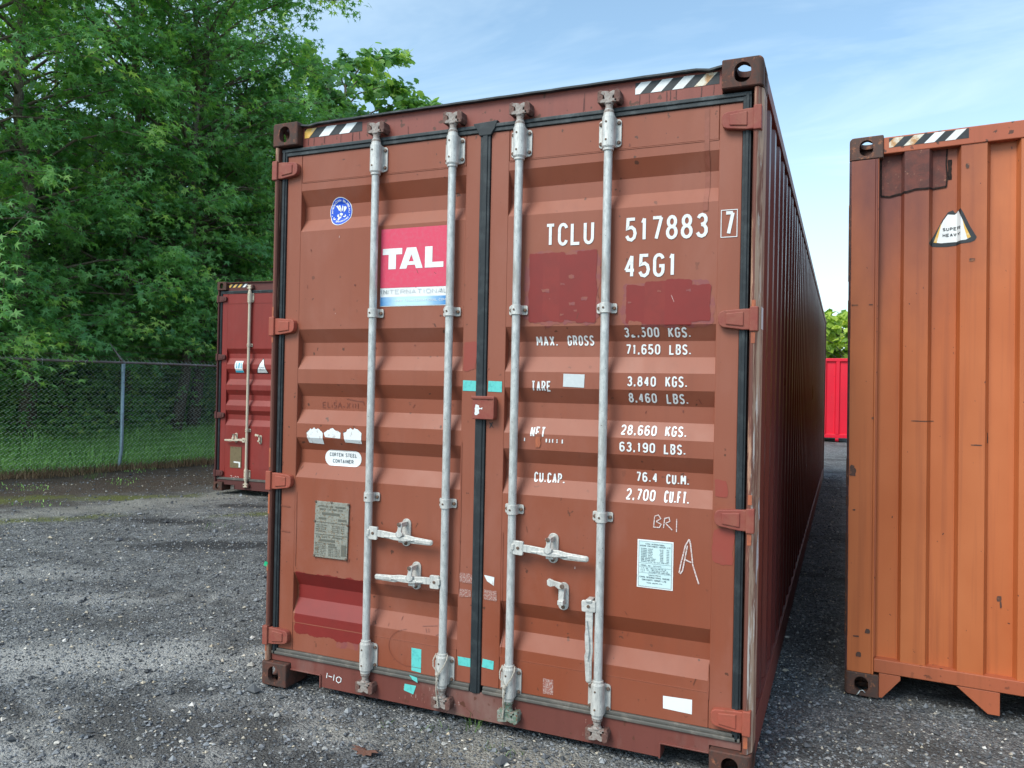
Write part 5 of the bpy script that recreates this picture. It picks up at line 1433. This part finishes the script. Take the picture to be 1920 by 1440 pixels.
# touched-up primer near the hinges
for z, h_ in ((1.905, .04), (1.775, .045), (1.13, .04), (.975, .05), (.17, .05)):
    bm = MB(); bm.box(Wd - .0305, Wd - .0145, .0068, .0100, z - h_ / 2, z + h_ / 2)
    bm.build('touch_up', M_primer, main, bevel=.001)
for z, h_ in ((1.92, .06), (1.79, .05), (1.17, .10), (.93, .10), (.60, .03), (.20, .06)):
    bm = MB(); bm.prism([(x, y) for x, y in ((.0290, .0070), (.0192, .0070), (.006, .0305), (.008, .0320), (.0205, .0092), (.0290, .0092))], z - h_ / 2, z + h_ / 2, 'xy')
    bm.build('touch_up', M_primer, main)
bm = MB(); bm.add([(-.004, .02, .628), (-.012, .02, .606), (.026, .006, .604), (.026, .006, .630)], [(0, 1, 2, 3)]); bm.build('tape', M_green, main, label='small green tape flag on the left post')

# drips below the header tape and nicks in the door paint
r = random.Random(5)
for x in [.20, .235, .30, .40, .47, .51, .79, 1.93, 1.97, 2.06, 2.19, 2.24] + [r.uniform(.2, 2.2) for _ in range(6)]:
    z1 = 2.816 if x < .53 or x > 1.9 else r.uniform(2.80, 2.86)
    hand('paint_drip', [[(x, z1), (x + r.uniform(-.002, .002), z1 - r.uniform(.02, .045)), (x + r.uniform(-.003, .003), 2.772 + r.uniform(0, .01))]], r.uniform(.0015, .003), M_drip, main, None, lambda x, z: .045, ())
for k in range(46):
    x = r.choice((r.uniform(.18, 1.10), r.uniform(1.34, 2.26))); z = r.uniform(.35, 2.7)
    m_ = r.choice((M_chalk, M_marker, M_marker, M_rustfleck)); D_ = DL if x < 1.2 else DR
    if r.random() < .5: hand('scratch', [[(x, z), (x + r.uniform(-.012, .012), z + r.uniform(.004, .03))]], r.uniform(.0014, .003), m_, D_)
    else: Flat().fan(blob(x, z, x + r.uniform(.003, .009), z + r.uniform(.003, .012), .002, k + 500)).build('paint_nick', m_, D_, surf, br, .0019)
for (x, z0, z1, w_) in ((2.215, 2.30, 2.72, .02), (.60, 2.05, 2.30, .012), (2.262, .30, .44, .006), (.175, .62, 1.0, .004), (1.118, .6, 1.3, .004), (1.336, .35, .9, .004)):
    hand('rust_run', [[(x, z0), (x + .002, (z0 + z1) / 2), (x, z1)]], w_, M_run, DL if x < 1.2 else DR)
for z, x, D_ in ((.925, .060, DL), (.795, .062, DL)):
    hand('rust_run', [[(x + .02, z), (x + .075, z - .004)]], .006, M_run, D_, None, lambda x, z: .038, ())
# two ropes hanging on the brackets of the middle rods
def rope(x, label, seed, low, sh):
    z0 = .236
    pts = [(-.030, -.004, .075), (-.034, -.026, .052), (-.030, -.032, .025), (-.010, -.034, .004), (.000, -.036, -.012)]
    pts2 = [(.030, -.004, .078), (.036, -.026, .060), (.024, -.034, .030), (.008, -.036, .006), (.000, -.036, -.012)]
    tail = [(.000, -.037, -.012), (-.006, -.038, -.04), (-.010, -.036, -.08), (-.012, -.024, -.11), (-.014 + sh, -.022, low)]
    b = MB()
    def dens(P):
        o = []
        for i in range(len(P) - 1):
            a, c = Vector(P[i]), Vector(P[i + 1])
            k = max(2, int((c - a).length / .003))
            for j in range(k): o.append(a.lerp(c, j / k))
        o.append(Vector(P[-1])); return o
    for P, rr in ((pts, .0030), (pts2, .0030), (tail, .0045)):
        D_ = dens(P)
        for ph in (0, PI):
            b.path([p + Vector((math.cos(i * .9 + ph), math.sin(i * .9 + ph) * .6, math.sin(i * .9 + ph) * .5)) * rr * .5 for i, p in enumerate(D_)], rr * .62, 5)
    b.lathe((-.004, -.037, -.02), (0, -.1, 1), [(0, .005), (.006, .009), (.014, .009), (.020, .005)], 8)
    o = b.build('rope', M_rope, None); o.location = (x, .008, z0)
    tag(o, label, 'rope', 'short ropes hanging on the lower rod brackets')
rope(1.055, 'frayed grey rope looped round the lower bracket of the rod left of the centre seam', 1, -.16, .008)
rope(1.393, 'twisted grey rope looped round the lower bracket above the green stained cam', 2, -.155, -.004)

# ================================================================== orange container on the right, blank end towards the viewer
org = thing('shipping_container', 'faded orange container at the right with a corrugated end and SUPER HEAVY sticker', 'shipping container', (2.778, 1.222, 0), R(-5))
org.rotation_euler = (0, R(-0.45), R(-5))
shell(org, 12.192, M_orange, M_orange_d, M_orange, M_cast_o, M_cast_g, blank=True)
wall_end(org, None, M_orange, M_orange_d, True)
wall_end(org, 12.192, M_orange, M_orange_d)
stripes(org, .187, .541, 2.826, 2.874, .006, n=4, cols=[M_rustwhite, M_rustwhite, M_swhite, M_swhite])
# profile of the end wall for print on it
OP = corrug(0.137, Wd - 0.137, 0.012, 0.055, 0.110, 0.0165, 0.1065, 'in')
def osurf(x, z):
    for (a, da), (b, db) in zip(OP, OP[1:]):
        if a <= x <= b: return da + (db - da) * ((x - a) / max(1e-6, b - a))
    return .012
def ovdecal(F, name, mat, off, parent=org, label=None):
    """print on vertical corrugation: cut at the folds along x"""
    o = F.build(name, mat, parent, lambda x, z: 0.0, (), 0.0, label)
    bm = bmesh.new(); bm.from_mesh(o.data)
    x0 = min(v.co.x for v in bm.verts); x1 = max(v.co.x for v in bm.verts)
    for a, _ in OP:
        if x0 < a < x1: bmesh.ops.bisect_plane(bm, geom=bm.verts[:] + bm.edges[:] + bm.faces[:], plane_co=(a, 0, 0), plane_no=(1, 0, 0))
    for v in bm.verts: v.co.y = osurf(v.co.x, v.co.z) - off + v.co.y
    bm.to_mesh(o.data); bm.free(); return o
tri = [(x + .03, z) for x, z in [(.341, 2.322), (.352, 2.310), (.380, 2.306), (.42, 2.304), (.52, 2.312), (.540, 2.320), (.548, 2.336), (.520, 2.390), (.490, 2.462), (.478, 2.486), (.456, 2.470), (.446, 2.486), (.425, 2.478), (.400, 2.440), (.365, 2.370)]]
b_ = ovdecal(Flat().poly(tri), 'sticker', M_black, .0015, label='black edged triangular SUPER HEAVY sticker')
ovdecal(Flat().poly([(x + .03, z) for x, z in [(.362, 2.330), (.395, 2.324), (.500, 2.326), (.523, 2.338), (.500, 2.392), (.478, 2.448), (.470, 2.478), (.455, 2.462), (.424, 2.466), (.405, 2.438), (.378, 2.378)]]), 'sticker_panel', M_swhite, .0024, b_)
for e_ in ([(.362, 2.330), (.376, 2.327), (.388, 2.385), (.398, 2.430), (.378, 2.378)], [(.523, 2.338), (.508, 2.332), (.494, 2.385), (.486, 2.43), (.500, 2.392)]): ovdecal(Flat().poly([(x + .03, z) for x, z in e_]), 'sticker_edge', M_yellow, .0030, b_)
T = Flat(); T.text('SUPER', .432, .508, 2.384, .016, lw=.0032); T.text('HEAVY', .432, .508, 2.354, .016, lw=.0032); ovdecal(T, 'lettering', M_black, .0036, b_)
# welded repair patch, rusted, over the corrugation
F = Flat(); F.poly([(.150, 2.797), (.446, 2.797), (.444, 2.606), (.40, 2.600), (.33, 2.598), (.26, 2.592), (.20, 2.586), (.150, 2.592)])
ovdecal(F, 'repair_patch', M_patch, .0040, label='rusted rectangular repair patch under the top rail')
F = Flat()
for P in ([(.150, 2.590), (.19, 2.583), (.23, 2.592), (.27, 2.590), (.31, 2.600), (.36, 2.598), (.40, 2.604), (.446, 2.608)], [(.446, 2.608), (.450, 2.66), (.445, 2.72), (.449, 2.797)], [(.150, 2.59), (.149, 2.797)]): F.stroke(P, .009 if P[0][0] < .4 and P[-1][0] > .4 else .007)
ovdecal(F, 'crack', M_crack, .0052)
ovdecal(Flat().fan(blob(.452, 2.64, .470, 2.74, .005, 61)), 'rust_spot', M_crack, .002)
for x, z, a, b in ((.53, 2.68, .010, .02), (.62, 2.70, .012, .004), (.55, 2.22, .022, .012), (.56, 1.315, .045, .004), (.63, 1.33, .004, .05), (.30, 1.425, .10, .004), (.02, 1.14, .020, .05), (.02, 2.02, .03, .006), (.10, 2.02, .02, .006), (.115, 1.43, .012, .012), (.03, .95, .018, .012), (.04, .30, .03, .008), (.055, .20, .022, .022), (.68, .56, .012, .02), (.69, .53, .006, .03), (.12, .10, .0, .0), (.10, .33, .016, .02)):
    if a == 0: continue
    ovdecal(Flat().fan(blob(x, z, x + a, z + b, min(a, b) * .5 + .002, int(x * 977 + z * 31))), 'rust_spot', M_cast_o, .002 if x > .137 else (.0105 if x < .125 else .004))
sd_ = MB(); sd_.box(.138, .142, .006, .012, .21, 2.79); sd_.build('weld_seam', M_orange_d, org)
vr = MB(); vr.box(.128, .137, .000, .006, .12, 2.775); vr.build('post_flange', M_orange, org, bevel=.001)
# edge of the post: worn bare steel
for z, h_ in ((1.95, .2), (1.15, .14), (1.0, .05), (.72, .22), (.45, .3), (2.35, .4)):
    ew = MB(); ew.prism([(.0135, .0035), (-.0015, .0175), (-.0015, .030), (.001, .030), (.001, .019), (.0135, .0065)], z - h_ / 2, z + h_ / 2, 'xy'); ew.build('bare_edge', M_cast_o, org)
tie_ = MB(); tie_.path([(.075, -.004, .028), (.068, -.010, .014), (.060, -.006, .004)], .0025, 5); tie_.path([(.075, -.004, .028), (.09, -.006, .034), (.10, -.004, .022)], .002, 5)
tag(tie_.build('wire_tie', M_wire, None), 'bit of pale wire caught in the lower left casting of the orange container', 'wire').matrix_world = org.matrix_world
bpy.data.objects['wire_tie'].location = org.location; bpy.data.objects['wire_tie'].rotation_euler = org.rotation_euler

# ================================================================== dark red container by the fence
rc = thing('shipping_container', 'dark red container with a cream rod, standing by the fence behind the brown one', 'shipping container', (-5.30, 5.10, 0.045), R(2))
shell(rc, 12.192, M_red, M_redf, M_redf, M_cast, M_redf)
wall_end(rc, 12.192, M_red, M_redf)
HW2 = hardware(M_cream, M_cream, M_cam, M_bolt)
R2 = [(1.970, 1.900, 1.836, 1.753), (1.690, 1.623, 1.548, 1.470), (1.400, 1.330, 1.260, 1.184), (1.119, 1.057, .990, .907)]
S2 = dict(door=M_red, frame=M_redf, sill=M_redf, recs=R2, hw=HW2, rods=(.565, 1.05, 1.39, 1.87), zt=2.665, zb=.245, clamps=(2.015, .850), lip=M_redf,
          hinges=([(z, M_redf) for z in (2.657, 1.85, 1.045, .24)], [(z, M_redf) for z in (2.657, 1.85, 1.045, .24)]),
          handles=[(0, .715, 'left', (.36, .74)), (3, .715, 'right', (2.08, .74))], open=[(.77, .74), (1.70, .74)])
(RL, RR), rsurf, rbr = door_end(rc, S2)
drop_hw(HW2)
stripes(rc, .18, .50, 2.815, 2.862, .045, n=4, cols=[M_yellow, M_yellow, M_yellow, M_swhite])
Flat().poly([(.310, 1.80), (.440, 1.80), (.440, 1.70), (.450, 1.640), (.320, 1.650), (.304, 1.72)]).build('sticker', M_swhite, RL, rsurf, rbr, .0015, 'white and cyan inspection sticker')
F = Flat(); F.rect(.310, 1.64, .445, 1.668); F.text('171', .326, .430, 1.69, .085, lw=.02); F.build('sticker_print', flat('cyan_print', (.06, .45, .62)), RL, rsurf, rbr, .0025)
Flat().poly([(.665, 1.632), (.865, 1.632), (.775, 1.83), (.765, 1.842), (.755, 1.83)]).build('sticker', M_black, RL, rsurf, rbr, .0015, 'triangular SUPER HEAVY sticker')
Flat().poly([(.680, 1.642), (.850, 1.642), (.770, 1.822), (.760, 1.822)]).build('sticker_panel', M_swhite, RL, rsurf, rbr, .0022)
T = Flat(); T.text('SUPER', .722, .808, 1.700, .018, lw=.003); T.text('HEAVY', .722, .808, 1.672, .018, lw=.003); T.build('lettering', M_print, RL, rsurf, rbr, .003)
pt = MB(); pt.box(.265, .455, .034, .041, .325, .615); q = pt.build('data_plate', flat('brass_plate', (.17, .13, .07), (.12, .09, .05), 40), RL)
F = Flat().poly([(.330, .415), (.440, .410), (.440, .335), (.415, .335), (.415, .390), (.330, .395)]); F.build('torn_label', M_torn, q, lambda x, z: .034, (), .001)
hand('chalk_writing', [[(.27, .215), (.30, .215), (.285, .195), (.30, .18), (.27, .165)], [(.315, .19), (.335, .19)], [(.36, .21), (.345, .19), (.355, .165), (.375, .175), (.37, .205), (.36, .21)], [(.385, .205), (.415, .205), (.395, .165)]], .005, M_chalk, RL, 'chalked 3-07', rsurf, rbr)

# ================================================================== bright red open bin at the far end of the lane
rb = thing('waste_bin', 'bright red ribbed steel bin at the far end of the lane between the containers', 'waste bin', (-3.25, 24.0, 0.0), R(-1))
Lb = 6.12
wl = MB(); wl.box(0, Lb, .06, .09, .22, 2.60); wl.box(0, Lb, 2.3, 2.33, .22, 2.60); wl.box(0, .03, .09, 2.3, .22, 2.60); wl.box(Lb - .03, Lb, .09, 2.3, .22, 2.60); wl.box(0, Lb, .09, 2.3, .20, .24)
wl.build('bin_wall', M_far, rb)
tr_ = MB(); tr_.box(-.03, Lb + .03, 0.0, .12, 2.60, 2.70); tr_.box(-.03, Lb + .03, 2.27, 2.39, 2.60, 2.70); tr_.box(-.03, .09, .12, 2.27, 2.60, 2.70); tr_.box(Lb - .09, Lb + .03, .12, 2.27, 2.60, 2.70)
tr_.build('top_rim', M_far, rb, bevel=.01)
br_ = MB(); br_.box(-.02, Lb + .02, .01, .14, .13, .25); br_.box(-.02, Lb + .02, 2.25, 2.38, .13, .25); br_.build('bottom_rail', M_far, rb, bevel=.01)
rib0 = MB(); rib0.prism([(-.075, .06), (-.05, .0), (.05, .0), (.075, .06)], .25, 2.60, 'xy'); r0 = rib0.build('rib', M_far, rb)
xs_ = np.arange(.22, Lb, .40)
r0.location = (xs_[0], .0, 0)
for x in xs_[1:]: link_copy(r0, rb, (x, 0, 0))
for x in (.35, Lb - .30):
    w_ = MB(); w_.lathe((x - .05, .12, .10), (1, 0, 0), [(0, .10), (.10, .10)], 14); w_.build('roller', M_far, rb)
